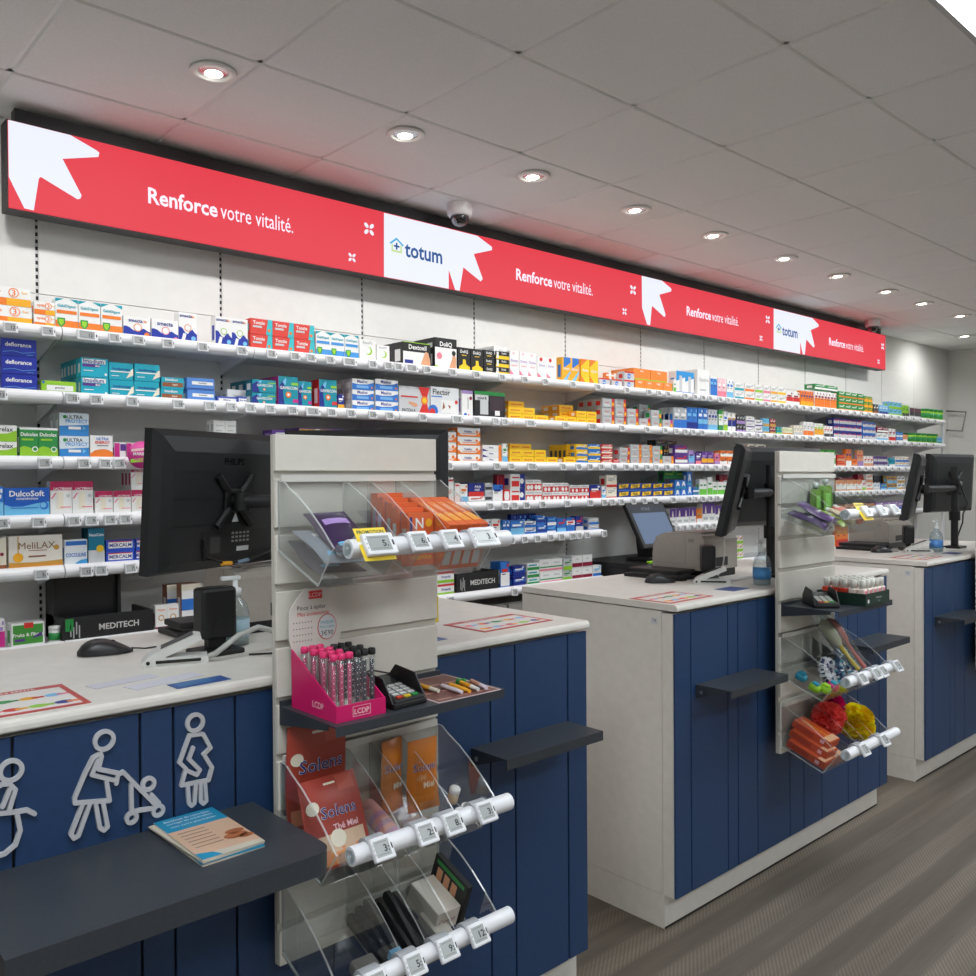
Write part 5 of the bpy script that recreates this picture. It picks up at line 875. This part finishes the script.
for k, (x, s, hh, c, lab) in enumerate(((a+.062, .146, .010, (62, 46, 84), 'dark purple sachet nearest the left side of the middle stand top tray'), (a+.100, .144, .034, (74, 48, 98), 'purple sachet behind the dark one in the middle stand top tray'), (a+.178, .144, .014, (150, 176, 50), 'lime green sachet in the middle stand top tray'))):
    b = MB(); pouch(b, .085 if k < 2 else .05, .138, .018, M(c, .3), trayframe(x, zt, s, hh) @ Matrix.Rotation(-math.pi/2+.10, 4, 'X') @ Matrix.Rotation(-.25 if k < 2 else -.05, 4, 'Y'), [('t', 'Solens', .5, .5, .10, 'silver', True), ('g', .3, .1, .7, .2, 'lilac' if k < 2 else 'lime')], skew=k+1.); tag(b.build('face_mask_sachet'), lab, 'sachet', 'sachets in the middle stand top tray')
for k, (x, s, hh, c, lab) in enumerate(((a+.252, .13, .005, (214, 190, 160), 'cream tube with white cap in the middle stand top tray'), (a+.305, .13, .005, (224, 110, 90), 'coral tube in the middle stand top tray'), (a+.345, .12, .005, (228, 150, 130), 'salmon pink tube at the right of the middle stand top tray'))):
    b = MB(); Tf = trayframe(x, zt, s, hh+.018); b.tube([(0, -.005, 0), (0, .02, 0), (0, .09, 0)], [.013, .017, .015], cm(c), 14, Tf); b.tube([(0, .09, 0), (0, .112, 0)], .0125, cm('white' if k != 1 else (214, 90, 80)), 14, Tf); tag(b.build('cream_tube'), lab, 'tube', 'tubes in the middle stand top tray')
# middle display shelf: green box of small bottles, card reader
t = thing('bottle_display', 'dark green open box holding rows of small white bottles on the middle stand', 'display', (a+.175, 1.305, ZS))
W_, D_ = .185, .17; dg = M((26, 52, 42), .4)
MB().box((0, 0, 0), (W_, .003, .042), dg).build('front_panel', t); MB().box((0, D_, 0), (W_, D_+.003, .042), dg).build('back_panel', t); MB().box((0, .003, 0), (.003, D_, .042), dg).build('side_panel', t); MB().box((W_-.003, .003, 0), (W_, D_, .042), dg).build('side_panel', t); MB().box((.003, .003, .012), (W_-.003, D_, .014), dg).build('insert', t)
MB().text('PRONAILS', (W_*.55, -.0006, .024), .007, cm('silver')).text('PARIS', (W_*.55, -.0006, .013), .004, cm('silver')).add([(.014, -.0005, .010), (.026, -.0005, .010), (.026, -.0005, .022), (.014, -.0005, .022)], [(0, 1, 2, 3)], cm('white')).build('lettering', t)
for r_ in range(5):
    for q in range(5):
        tt = thing('varnish_bottle', 'small white capped bottle in the green box, %s row from front, %s from left' % (nth(r_), nth(q)), 'bottle', (a+.175+.021+.0355*q, 1.305+.021+.0315*r_, ZS+.0142), 0, 'small bottles in the green box')
        MB().rbox((-.0125, -.0125, 0), (.0125, .0125, .042), .003, cm((206, 60, 40) if (q == 0 and r_ > 1) else (232, 214, 206)), seg=1).build('body', tt); MB().lathe([(.0105, .042), (.0105, .070), (.009, .072)], (0, 0, 0), cm((226, 224, 216)), 12).build('cap', tt)
        if r_ == 0: MB().add([(-.008, -.013, .006), (.008, -.013, .006), (.008, -.013, .036), (-.008, -.013, .036)], [(0, 1, 2, 3)], cm('pink')).build('label_print', tt)
reader(a+.098, 1.425, ZS, -.75, 'black card reader with coloured keys beside the green bottle box')
# middle tray: hair accessories
zt = ZT[1]
def scrunch(b, c, R_, r, cols, Tf, n=40, m=10):
    vs = []; rnd = random.Random(3)
    for i in range(n):
        th = 2*math.pi*i/n
        for j in range(m):
            ph = 2*math.pi*j/m; rr = r*(1+.25*math.sin(i*2.3+j)+.15*rnd.uniform(-1, 1)); vs.append((c[0]+(R_+rr*math.cos(ph))*math.cos(th), c[1]+(R_+rr*math.cos(ph))*math.sin(th), c[2]+rr*math.sin(ph)))
    for i in range(n):
        for j in range(m):
            b.add([vs[i*m+j], vs[((i+1) % n)*m+j], vs[((i+1) % n)*m+(j+1) % m], vs[i*m+(j+1) % m]], [(0, 1, 2, 3)], cols[(i*3+j*5+(i*j) % 4) % len(cols)], Tf, True)
for k, (x, s, hh) in enumerate(((a+.135, .085, .045), (a+.195, .105, .040), (a+.245, .12, .034))):
    b = MB(); scrunch(b, (0, 0, 0), .028, .018, [cm((34, 60, 96)), cm((214, 214, 216)), cm((52, 130, 150))] if k else [cm((28, 40, 84)), cm((206, 206, 212))], trayframe(x, zt, s, hh) @ Matrix.Rotation(.9, 4, 'X') @ Matrix.Rotation(.3*k, 4, 'Y'))
    tag(b.build('hair_scrunchie'), ['navy and white patterned hair scrunchie, leftmost in the middle tray', 'blue and white patterned hair scrunchie in the middle of the tray', 'teal and navy hair scrunchie close to the tray rail'][k], 'scrunchie', 'hair scrunchies in the tray')
for k, (x, c, c2, lab) in enumerate(((a+.235, (232, 196, 60), (206, 200, 170), 'yellow handled bath brush in a clear bag'), (a+.285, (214, 110, 104), (206, 120, 112), 'pink handled bath brush in a clear bag'))):
    t = thing('bath_brush', lab+' leaning in the middle tray', 'brush', (x, 1.36, zt-.12), 0, 'bath brushes in the tray'); Tm = RX(0, 0, 0, -.62, .35) ; Tm = Matrix.Rotation(.0, 4, 'Z') @ Matrix.Rotation(-.55, 4, 'X') @ Matrix.Rotation(-.30, 4, 'Y')
    MB().tube([(0, 0, .0), (0, 0, .05), (0, 0, .10)], [.009, .007, .008], cm(c), 10, Tm).build('handle', t)
    MB().tube([(0, 0, .10), (0, 0, .115), (0, 0, .15), (0, 0, .19), (0, 0, .205)], [.009, .017, .021, .018, .006], cm(c2), 14, Tm).build('brush_head', t)
    MB().tube([(0, 0, -.005), (0, 0, .02), (0, 0, .12), (0, 0, .21), (0, 0, .23)], [.004, .018, .027, .026, .018], PLA, 12, Tm, caps=False).build('bag', t)
for k, (x, s, hh, c, lab) in enumerate(((a+.028, .120, .012, (160, 214, 30), 'lime green plastic capsule, leftmost in the tray'), (a+.062, .140, .012, (160, 214, 30), 'lime green plastic capsule before the teal lid'), (a+.105, .145, .016, (222, 40, 140), 'magenta plastic capsule with teal lid'), (a+.145, .150, .012, (150, 200, 40), 'lime green plastic capsule at the rail'), (a+.040, .060, .016, (40, 150, 180), 'teal plastic capsule at the back left'))):
    t = thing('travel_brush_capsule', lab, 'capsule', (0, 0, 0), 0, 'coloured capsules in the middle tray'); t.matrix_world = trayframe(x, zt, s, hh)
    MB().tube([(0, -.006, 0), (0, 0, 0), (0, .02, 0), (0, .03, 0), (0, .034, 0)], [.008, .014, .016, .014, .006], cm(c), 12).build('shell', t); MB().rbox((-.010, .002, .010), (.010, .026, .019), .003, cm((40, 160, 190) if c[0] > 100 and k != 1 else c)).build('lid', t)
# bottom tray: orange cartons and puffs
zt = ZT[2]
ob = MB(); ob.rbox((-.034, 0, 0), (.034, .142, .026), .0008, M((206, 84, 40), .38), seg=1); ob.text('vitamine', (0, .075, .0264), .020, cm('amber'), ux=(0, -1, 0), uy=(1, 0, 0), maxw=.11); ob.add([(-.034, .005, .0263), (.034, .005, .0263), (.034, .03, .0263), (-.034, .03, .0263)], [(0, 1, 2, 3)], cm((238, 190, 150)))
ob.add([(-.0344, .02, .006), (-.0344, .035, .006), (-.0344, .035, .018), (-.0344, .02, .018)], [(3, 2, 1, 0)], cm('rose')); ob.add([(-.0344, .06, .004), (-.0344, .135, .004), (-.0344, .135, .022), (-.0344, .06, .022)], [(3, 2, 1, 0)], M((180, 66, 34), .4)); ob = ob.mesh('flat_vitamin_box')
for k in range(3):
    o = obj('flat_vitamin_box', ob); o.matrix_world = trayframe(a+.043+.022*k, zt, .150-.012*k, .0265*k+.0005); tag(o, 'flat orange carton in the bottom tray of the middle stand, %s of the stack' % ['bottom', 'middle', 'top'][k], 'box', 'flat orange cartons')
o = obj('flat_vitamin_box', ob); o.matrix_world = trayframe(a+.115, zt, .150, .0005); tag(o, 'flat orange carton right of the stack in the bottom tray', 'box', 'flat orange cartons')
def net(c):
    m = bpy.data.materials.new('puff_net'); m.use_nodes = True; t = m.node_tree; t.nodes.clear(); o = t.nodes.new('ShaderNodeOutputMaterial'); mx = t.nodes.new('ShaderNodeMixShader'); mx.inputs[0].default_value = .5
    d = t.nodes.new('ShaderNodeBsdfDiffuse'); tr = t.nodes.new('ShaderNodeBsdfTranslucent'); d.inputs[0].default_value = tr.inputs[0].default_value = lin(c)+(1,)
    t.links.new(d.outputs[0], mx.inputs[1]); t.links.new(tr.outputs[0], mx.inputs[2]); t.links.new(mx.outputs[0], o.inputs[0]); return m
def puff(x, y, z, r, c, lab, seed):
    b = MB(); rn = random.Random(seed); m1, m2 = net(c), net(tuple(min(255, int(v*1.12+8)) for v in c))
    b.lathe([(.001, -r*.7), (r*.5, -r*.5), (r*.7, 0), (r*.5, r*.5), (.001, r*.7)], (0, 0, 0), m1, 12)
    for q in range(150):
        u = rn.uniform(-1, 1); th = rn.uniform(0, 6.283); s_ = math.sqrt(1-u*u); d = Vector((s_*math.cos(th), s_*math.sin(th), u)); e = d.orthogonal().normalized(); e.rotate(Matrix.Rotation(rn.uniform(0, 6.28), 3, d)); f_ = d.cross(e)
        R_ = r*rn.uniform(.88, 1.06); wv = r*.34; n = 6; ins = []; out = []
        for k in range(n+1):
            q2 = (k/n-.5)*2; w1 = r*.09*math.sin(k*2.2+q); ins.append(d*r*.55 + e*(q2*wv*.6)); out.append((d + e*(q2*.42)).normalized()*R_ + f_*w1 - d*(r*.08*abs(q2)))
        b.add(ins+out, [(k, k+1, n+1+k+1, n+1+k) for k in range(n)], m1 if q % 2 else m2, None, True)
    t = tag(b.build('bath_puff', None, (x, y, z)), lab, 'bath puff', 'bath puffs')
puff(a+.320, 1.405, zt-.090, .066, (250, 214, 30), 'bright yellow bath puff in the bottom tray of the middle stand', 1)
puff(a+.190, 1.445, zt-.060, .060, (240, 90, 84), 'coral red bath puff behind the orange cartons', 2); puff(a+.285, 1.474, zt-.035, .042, (216, 30, 120), 'magenta bath puff behind the yellow one', 3); puff(a+.345, 1.475, zt-.08, .040, (240, 100, 70), 'orange bath puff at the right end of the bottom tray', 4)
# ------------------------------------------------------------------ things on the counters
MON = M((26, 27, 29), .42); MONB = M((20, 20, 21), .5)
def monitor(c, ang, tilt, w, h, lab, near):
    """c = centre of the back; x along width, back towards -y"""
    t = thing('monitor', lab, 'monitor', c, 0, 'counter monitors'); t.rotation_euler = (tilt, 0, ang); 
    fr = [(-w/2, -h/2), (w/2, -h/2), (w/2, h/2), (-w/2, h/2)]
    lv = [(.022, 0, 0), (.010, 0, 0), (.004, .0, .0), (-.010, .02, .015), (-.016, .05, .05)]
    vs = []; fs = []
    for y, ix, iz in lv: vs += [(math.copysign(abs(x)-ix, x), y, math.copysign(abs(z)-(iz if z > 0 else iz*.5), z)) for x, z in fr]
    for k in range(len(lv)-1):
        for j in range(4): fs.append((k*4+j, k*4+(j+1) % 4, k*4+4+(j+1) % 4, k*4+4+j))
    fs.append((16, 17, 18, 19)); MB().add(vs, fs, MON).build('back_shell', t)
    MB().box((-w/2, .022, -h/2), (w/2, .027, h/2), BLK).build('bezel', t); MB().box((-w/2+.008, .027, -h/2+.012), (w/2-.008, .0275, h/2-.008), M((12, 13, 16), .15)).build('screen', t)
    if near:
        for z in (.21, .02, -.17): MB().box((-w/2+.04, -.0172, h*z), (w/2-.04, -.0158, h*z+.0012), BLK).build('seam', t)
        MB().text('PHILIPS', (.0, -.0168, h*.29), .017, M((8, 8, 8), .25), bold=True).build('lettering', t)
    vp = MB().rbox((-.035, -.026, -.03), (.035, -.017, .03), .004, BLK)
    for sx in (-1, 1):
        for sz in (-1, 1): vp.tube([(sx*.02, -.022, sz*.02), (sx*.062, -.022, sz*.062)], .009, BLK, 8)
    vp.build('vesa_bracket', t); MB().cyl((0, -.026, 0), (0, -.045, 0), .018, BLK, 14).build('pivot', t)
    if near:
        MB().box((-.10, -.0168, -h*.43), (.14, -.0158, -h*.22), BLK).build('connector_recess', t)
        s_ = MB().add([(-.075, -.0172, -h*.38), (-.04, -.0172, -h*.38), (-.04, -.0172, -h*.26), (-.075, -.0172, -h*.26)], [(0, 1, 2, 3)], M((60, 60, 60), .5)); s_.build('rating_plate', t)
        l_ = MB()
        for r_ in range(3):
            for q in range(5): l_.add([(.0+.014*q, -.0172, -h*(.25+.03*r_)), (.009+.014*q, -.0172, -h*(.25+.03*r_)), (.009+.014*q, -.0172, -h*(.235+.03*r_)), (.014*q, -.0172, -h*(.235+.03*r_))], [(0, 1, 2, 3)], M((150, 150, 146), .5))
        l_.build('symbol_print', t); MB().add([(.02, -.0172, -h*.38), (.065, -.0172, -h*.38), (.065, -.0172, -h*.345), (.02, -.0172, -h*.345)], [(0, 1, 2, 3)], cm('silver')).build('sticker', t)
        MB().add([(-.012, -.0265, -.052), (.012, -.0265, -.052), (.0, -.0265, -.028)], [(0, 1, 2)], cm('silver')).build('warning_sticker', t)
        MB().tube([(-.10, -.02, -h*.27), (-.095, -.024, -h*.40), (-.03, -.03, -h*.46), (.06, -.03, -h*.45), (.14, -.03, -h*.40), (.25, -.03, -h*.36)], .0035, BLK, 7).build('cable', t)
        MB().cyl((-.045, -.030, -h*.455), (-.012, -.030, -h*.462), .0055, cm('amber'), 8).build('cable_tag', t); MB().cyl((.01, -.030, -h*.462), (.05, -.030, -h*.452), .0055, cm((120, 140, 160)), 8).build('cable_tag', t)
    return t
def pole(x, y, mons, lab, hz=1.45):
    t = thing('monitor_pole', lab, 'monitor arm', (x, y, CT), 0, 'monitor poles')
    wpart(MB().rbox((x-.05, y-.045, CT), (x+.05, y+.045, CT+.012), .004, BLK), 'base', t)
    wpart(MB().cyl((x, y, CT+.012), (x, y, hz), .0185, BLK2, 16), 'pole', t)
    wpart(MB().cyl((x, y, CT+.15), (x, y, CT+.20), .028, BLK, 16), 'cable_collar', t)
    for (c, ang, tilt) in mons:
        e = Matrix.Rotation(ang, 4, 'Z') @ Matrix.Rotation(tilt, 4, 'X') @ Vector((0, -.045, 0)) + Vector(c)
        z = e.z
        wpart(MB().cyl((x, y, z-.025), (x, y, z+.025), .027, BLK, 16), 'clamp', t)
        m_ = Vector((x, y, z)).lerp(e, .5) + Vector((0, -.012, 0))
        wpart(MB().tube([(x, y, z), tuple(m_), tuple(e)], .017, BLK2, 10), 'arm', t); wpart(MB().tube([(e.x, e.y, e.z-.022), (e.x, e.y, e.z+.022)], .020, BLK, 12), 'joint', t)
    wpart(MB().tube([(x+.02, y-.02, 1.36), (x+.05, y-.05, 1.25), (x-.02, y-.05, 1.20), (x+.03, y-.03, 1.15), (x+.02, y, 1.05)], .004, BLK, 6), 'cable', t)
    return t
A1 = math.atan2(.394, .919)
MA = [[((.970, 2.040, 1.353), A1, .07), ((1.262, 1.858, 1.365), -.735, 0.)], [((2.885, 1.785, 1.352), .48, .22), ((3.33, 1.88, 1.36), -.193, .2)], [((4.595, 1.813, 1.345), .31, .2), ((5.31, 1.895, 1.362), -.115, .05)]]
NM = [('large black monitor seen from behind at the left of the nearest counter', 'black monitor mostly hidden behind the nearest slat stand'), ('black monitor seen edge-on at the middle counter', 'black monitor behind the middle slat stand'), ('black monitor seen edge-on at the farthest counter', 'black monitor seen from behind at the far right')]
for i in range(3):
    for k in range(2):
        c, ang, tl = MA[i][k]
        wm, hm = ((.50, .335), (.42, .33)) [k] if i == 0 else ((.42, .335), (.50, .33))[k]
        monitor(c, ang, tl, wm, hm, NM[i][k], i == 0 and k == 0)
    x = CX[i]+.915
    pole(x, 1.775, MA[i], ['black monitor pole behind the nearest slat stand', 'black monitor pole on the middle counter', 'black monitor pole on the farthest counter'][i])
# printers
PRN = MN('beige_plastic', (176, 168, 158), (170, 162, 152), 60, .45); PRD = M((150, 143, 134), .5)
def printer(x0, x1, y0, y1, h, lab):
    t = thing('label_printer', lab, 'printer', (x0, y0, CT), 0, 'counter printers'); D_ = y1-y0; W_ = x1-x0
    pr = [(0, .03), (0, h*.86), (.012, h*.95), (.035, h)]+[(D_-.06, h), (D_-.02, h*.9), (D_-.004, h*.72), (D_, h*.5), (D_, .03)]
    MB().prism(pr, 0, 0, W_, PRN).build('body', t); MB().box((.006, .006, 0), (W_-.006, D_-.006, .03), BLK).build('base', t)
    MB().box((-.0012, D_*.35, h*.30), (0, D_*.352, h*.98), PRD).build('seam', t); MB().box((-.0012, D_*.352, h*.30), (0, D_*.93, h*.31), PRD).build('seam', t); MB().rbox((-.002, D_*.2, h*.80), (.0, D_*.30, h*.88), .0008, PRD, seg=1).build('latch', t)
    MB().rbox((.03, .03, h), (W_-.03, D_-.07, h+.004), .001, PRD, seg=1).build('lid', t); MB().box((W_*.3, -.001, h*.25), (W_*.7, 0, h*.45), BLK2).build('slot', t)
    return t
printer(2.845, 3.075, 1.905, 2.15, .172, 'beige rounded printer on the middle counter'); printer(4.72, 5.00, 2.0, 2.22, .150, 'grey printer at the back of the farthest counter'); printer(.985, 1.30, 2.03, 2.225, .165, 'pale grey printer behind the left monitor of the nearest counter')
def keyboard(x0, x1, y0, y1, lab):
    t = thing('keyboard_tray', lab, 'keyboard', (x0, y0, CT), 0, 'keyboards')
    MB().rbox((0, 0, .0), (x1-x0, y1-y0, .014), .003, BLK).build('lower_tray', t); MB().rbox((.012, .012, .0205), (x1-x0, y1-y0-.012, .036), .003, BLK2).build('upper_keyboard', t); MB().box((.02, .02, .014), (x1-x0-.02, y1-y0-.02, .0205), GREY).build('spacer', t)
keyboard(2.71, 2.838, 1.93, 2.19, 'flat black keyboard stack left of the beige printer'); keyboard(4.52, 4.71, 1.98, 2.2, 'flat black keyboard on the farthest counter')
t = keyboard(.86, .97, 2.09, 2.22, 'black keyboard end at the back of the nearest counter')
def mouse(x, y, rz, lab):
    t = thing('computer_mouse', lab, 'mouse', (x, y, CT), rz, 'computer mice'); n, m = 12, 12; vs = []; fs = []
    for i in range(n+1):
        u = i/n; L = -.058+.116*u; wd_ = .031*math.sqrt(max(.0, 1-(2*u-1)**4*.92)); hh = .036*math.sin(math.pi*(u**.75)*.86+.28)
        for j in range(m+1): a_ = math.pi*j/m; vs.append((L, wd_*math.cos(a_), max(.002, hh*math.sin(a_)**.7)))
    for i in range(n):
        for j in range(m): fs.append((i*(m+1)+j, (i+1)*(m+1)+j, (i+1)*(m+1)+j+1, i*(m+1)+j+1))
    fs.append(tuple(range(m+1))); fs.append(tuple(range(n*(m+1), (n+1)*(m+1)))[::-1])
    MB().add(vs, fs, M((34, 33, 35), .38), None, True).build('shell', t); MB().cyl((.015, -.004, .0225), (.015, .004, .0225), .008, BLK, 10).build('wheel', t)
    MB().tube([(.055, 0, .008), (.085, .006, .003), (.11, .015, .003)], .0018, BLK, 6).build('cable', t)
mouse(.668, 2.03, -.25, 'black mouse on the nearest counter before the black display unit'); mouse(2.632, 1.955, -.55, 'black mouse on the middle counter'); mouse(4.47, 1.93, -.5, 'black mouse on the farthest counter')
WG = M((214, 214, 210), .38)
def scanner(x, y, rz, lab):
    t = thing('scanner_cradle', lab, 'card scanner', (x, y, CT), rz, 'white card scanners')
    MB().prism([(-.064, 0), (.060, 0), (.066, .006), (.064, .016), (-.022, .019), (.052, .052), (.050, .060), (.036, .063), (-.03, .036), (-.055, .022), (-.068, .010)], 1, -.028, .028, WG).build('body', t)
    MB().box((-.04, -.0315, .008), (.05, -.0302, .014), BLK).build('card_slot', t); MB().cyl((-.055, -.0302, .010), (-.055, -.0315, .010), .004, BLK, 10).build('port', t)
    Tm = Matrix.Translation((0, 0, 0)); MB().prism([(.034, .0632), (.034, .0645), (-.03, .0378), (-.03, .0362)], 1, -.020, .020, M((60, 58, 56), .4)).build('reading_pad', t)
def dock(x, y, rz, lab, h=.15):
    t = thing('black_terminal', lab, 'terminal', (x, y, CT), rz, 'black card terminals')
    MB().rbox((-.05, -.045, 0), (.05, .045, .012), .004, BLK).build('foot', t); MB().rbox((-.022, -.012, .012), (.022, .012, .04), .003, BLK).build('neck', t); MB().rbox((-.042, -.026, .036), (.042, .026, h), .008, M((22, 22, 23), .38)).build('body', t)
    MB().cyl((.0, -.0262, .058), (0, -.0275, .058), .020, BLK, 18).build('ring', t)
def gel(x, y, lab, lc):
    t = thing('gel_dispenser', lab, 'bottle', (x, y, CT), 0, 'clear hand gel bottles')
    MB().lathe([(.030, 0), (.032, .006), (.032, .075), (.026, .098), (.013, .112), (.012, .120)], (0, 0, 0), clear('bottle_plastic', (238, 245, 246), .15, .04, .12), 20).build('bottle', t); MB().lathe([(.029, .002), (.030, .02), (.030, .04), (.001, .041)], (0, 0, 0), clear('gel_fill', (225, 238, 240), .1, .03, .10), 18).build('gel', t)
    MB().lathe([(.0326, .022), (.0326, .062)], (0, 0, 0), cm(lc), 20).build('label_band', t); p_ = MB().lathe([(.014, .118), (.014, .134), (.006, .136), (.006, .156)], (0, 0, 0), M((228, 230, 230), .35), 14); p_.rbox((-.036, -.007, .154), (.012, .007, .164), .003, M((228, 230, 230), .35)); p_.build('pump', t)
scanner(.742, 1.815, -.38, 'white card scanner with slot beside the black terminal, nearest counter'); scanner(2.735, 1.80, -.95, 'white card scanner on the middle counter'); scanner(4.60, 1.80, -1.05, 'white card scanner on the farthest counter')
dock(.852, 1.862, .05, 'upright black terminal on the nearest counter'); dock(2.80, 1.86, .7, 'upright black terminal before the beige printer, middle counter', .135); dock(4.72, 1.90, .5, 'upright black terminal on the farthest counter', .13)
gel(.932, 1.925, 'clear hand gel bottle with pump behind the nearest black terminal', (170, 200, 214)); gel(2.835, 1.655, 'clear hand gel pump bottle with blue label on the middle counter', (70, 140, 200)); gel(4.70, 1.752, 'clear hand gel bottle with blue label on the farthest counter', (90, 150, 220))
def cable(pts, r, c, lab): tag(MB().tube(pts, r, c, 8).build('cable'), lab, 'cable')
cable([(.79, 1.80, 1.016), (.81, 1.77, 1.03), (.86, 1.76, 1.065), (.91, 1.77, 1.075), (.97, 1.79, 1.055), (1.05, 1.80, 1.03), (1.15, 1.79, 1.016)], .006, M((176, 176, 172), .4), 'thick grey cable curving past the nearest black terminal')
cable([(.89, 1.775, 1.016), (.95, 1.75, 1.015), (1.02, 1.73, 1.015), (1.10, 1.70, 1.015)], .0022, BLK, 'thin black cable on the nearest counter behind the stand')
cable([(2.80, 1.80, 1.016), (2.86, 1.77, 1.02), (2.95, 1.79, 1.018), (3.04, 1.80, 1.016)], .004, M((200, 200, 198), .4), 'white cable on the middle counter')
cable([(2.93, 1.90, 1.02), (2.90, 1.86, 1.05), (2.90, 1.85, 1.12), (2.94, 1.88, 1.17), (2.98, 1.93, 1.19)], .003, M((190, 186, 176), .4), 'pale cable looping beside the beige printer')
cable([(4.73, 1.86, 1.016), (4.82, 1.80, 1.02), (4.92, 1.79, 1.018)], .004, M((210, 210, 206), .4), 'white cable on the farthest counter')
# printed mats, papers and cards lying on the worktops
def mat_(x, y, rz, w_, d_, lab):
    t = thing('counter_mat', lab, 'mat', (x, y, CT+.0002), rz, 'printed counter mats'); MB().box((-w_/2, -d_/2, 0), (w_/2, d_/2, .0012), cm((190, 70, 64))).build('sheet', t); e = .011
    p_ = MB().box((-w_/2+e, -d_/2+e, .0012), (w_/2-e, d_/2-e*2.2, .0014), cm((226, 222, 218))); p_.text('NOS CONSEILS SANTE', (0, d_/2-e*1.1, .0014), .010, cm('white'), uy=(0, 1, 0), maxw=w_*.7, bold=True); p_.build('white_field', t)
    rn = random.Random(int(x*100)); cl = ['amber', 'sky', 'red', 'lime', 'navy', 'pink', 'orange', 'green']
    for k in range(10):
        cx_ = -w_/2+.035+(w_-.07)*((k % 5)/4); cy_ = -d_/2+.035+(k//5)*d_*.36; rx = .017
        q = MB().add([(cx_+rx*math.cos(j*.785), cy_+rx*.75*math.sin(j*.785), .0016) for j in range(8)], [tuple(range(8))], cm(cl[k % 8])); q.add([(cx_+.004, cy_-.008, .0018), (cx_+.024, cy_-.008, .0018), (cx_+.024, cy_+.004, .0018), (cx_+.004, cy_+.004, .0018)], [(0, 1, 2, 3)], cm(cl[(k*3+2) % 8])); q.build('picture', t)
mat_(.385, 1.690, -.02, .235, .185, 'red bordered printed mat at the left end of the nearest counter'); mat_(1.59, 1.715, .03, .26, .16, 'red bordered printed mat at the right end of the nearest counter'); mat_(2.33, 1.685, .03, .24, .16, 'red bordered printed mat on the middle counter'); mat_(4.32, 1.70, .03, .24, .16, 'red bordered printed mat on the farthest counter')
def card(x, y, rz, w_, d_, c, lab, nm='printed_card', lines=None):
    t = thing(nm, lab, 'paper', (x, y, CT+.0002), rz); MB().box((-w_/2, -d_/2, 0), (w_/2, d_/2, .001), cm(c)).build('paper', t)
    if lines:
        b = MB()
        for k in range(4): b.add([(-w_*.4, d_*(.3-.17*k), .0012), (w_*(.3-.1*(k % 2)), d_*(.3-.17*k), .0012), (w_*(.3-.1*(k % 2)), d_*(.34-.17*k), .0012), (-w_*.4, d_*(.34-.17*k), .0012)], [(0, 1, 2, 3)], cm(lines))
        b.build('print', t)
card(.705, 1.612, .05, .11, .045, (44, 84, 150), 'blue printed card at the front edge of the nearest counter', lines='sky'); card(1.275, 1.66, .05, .12, .075, (70, 100, 160), 'blue printed card beside the nearest stand', lines='navy'); card(2.655, 1.665, .05, .11, .075, (60, 84, 140), 'blue printed card on the middle counter', lines='navy'); card(4.66, 1.66, .05, .11, .07, (70, 96, 150), 'blue printed card on the farthest counter', lines='navy')
card(.66, 1.668, .22, .15, .045, (214, 212, 222), 'folded white slip in front on the nearest counter', 'paper_slip'); card(.60, 1.722, .16, .13, .04, (210, 208, 218), 'second white paper slip lying left of the folded one', 'paper_slip')

# small yellow card peeping out beside the nearest stand
b = MB().rbox((1.2225, 1.5405, 1.075), (1.241, 1.5435, 1.135), .0008, M((226, 200, 70), .45), seg=1); tag(b.build('yellow_card'), 'narrow yellow card peeping out behind the right edge of the nearest stand', 'card')
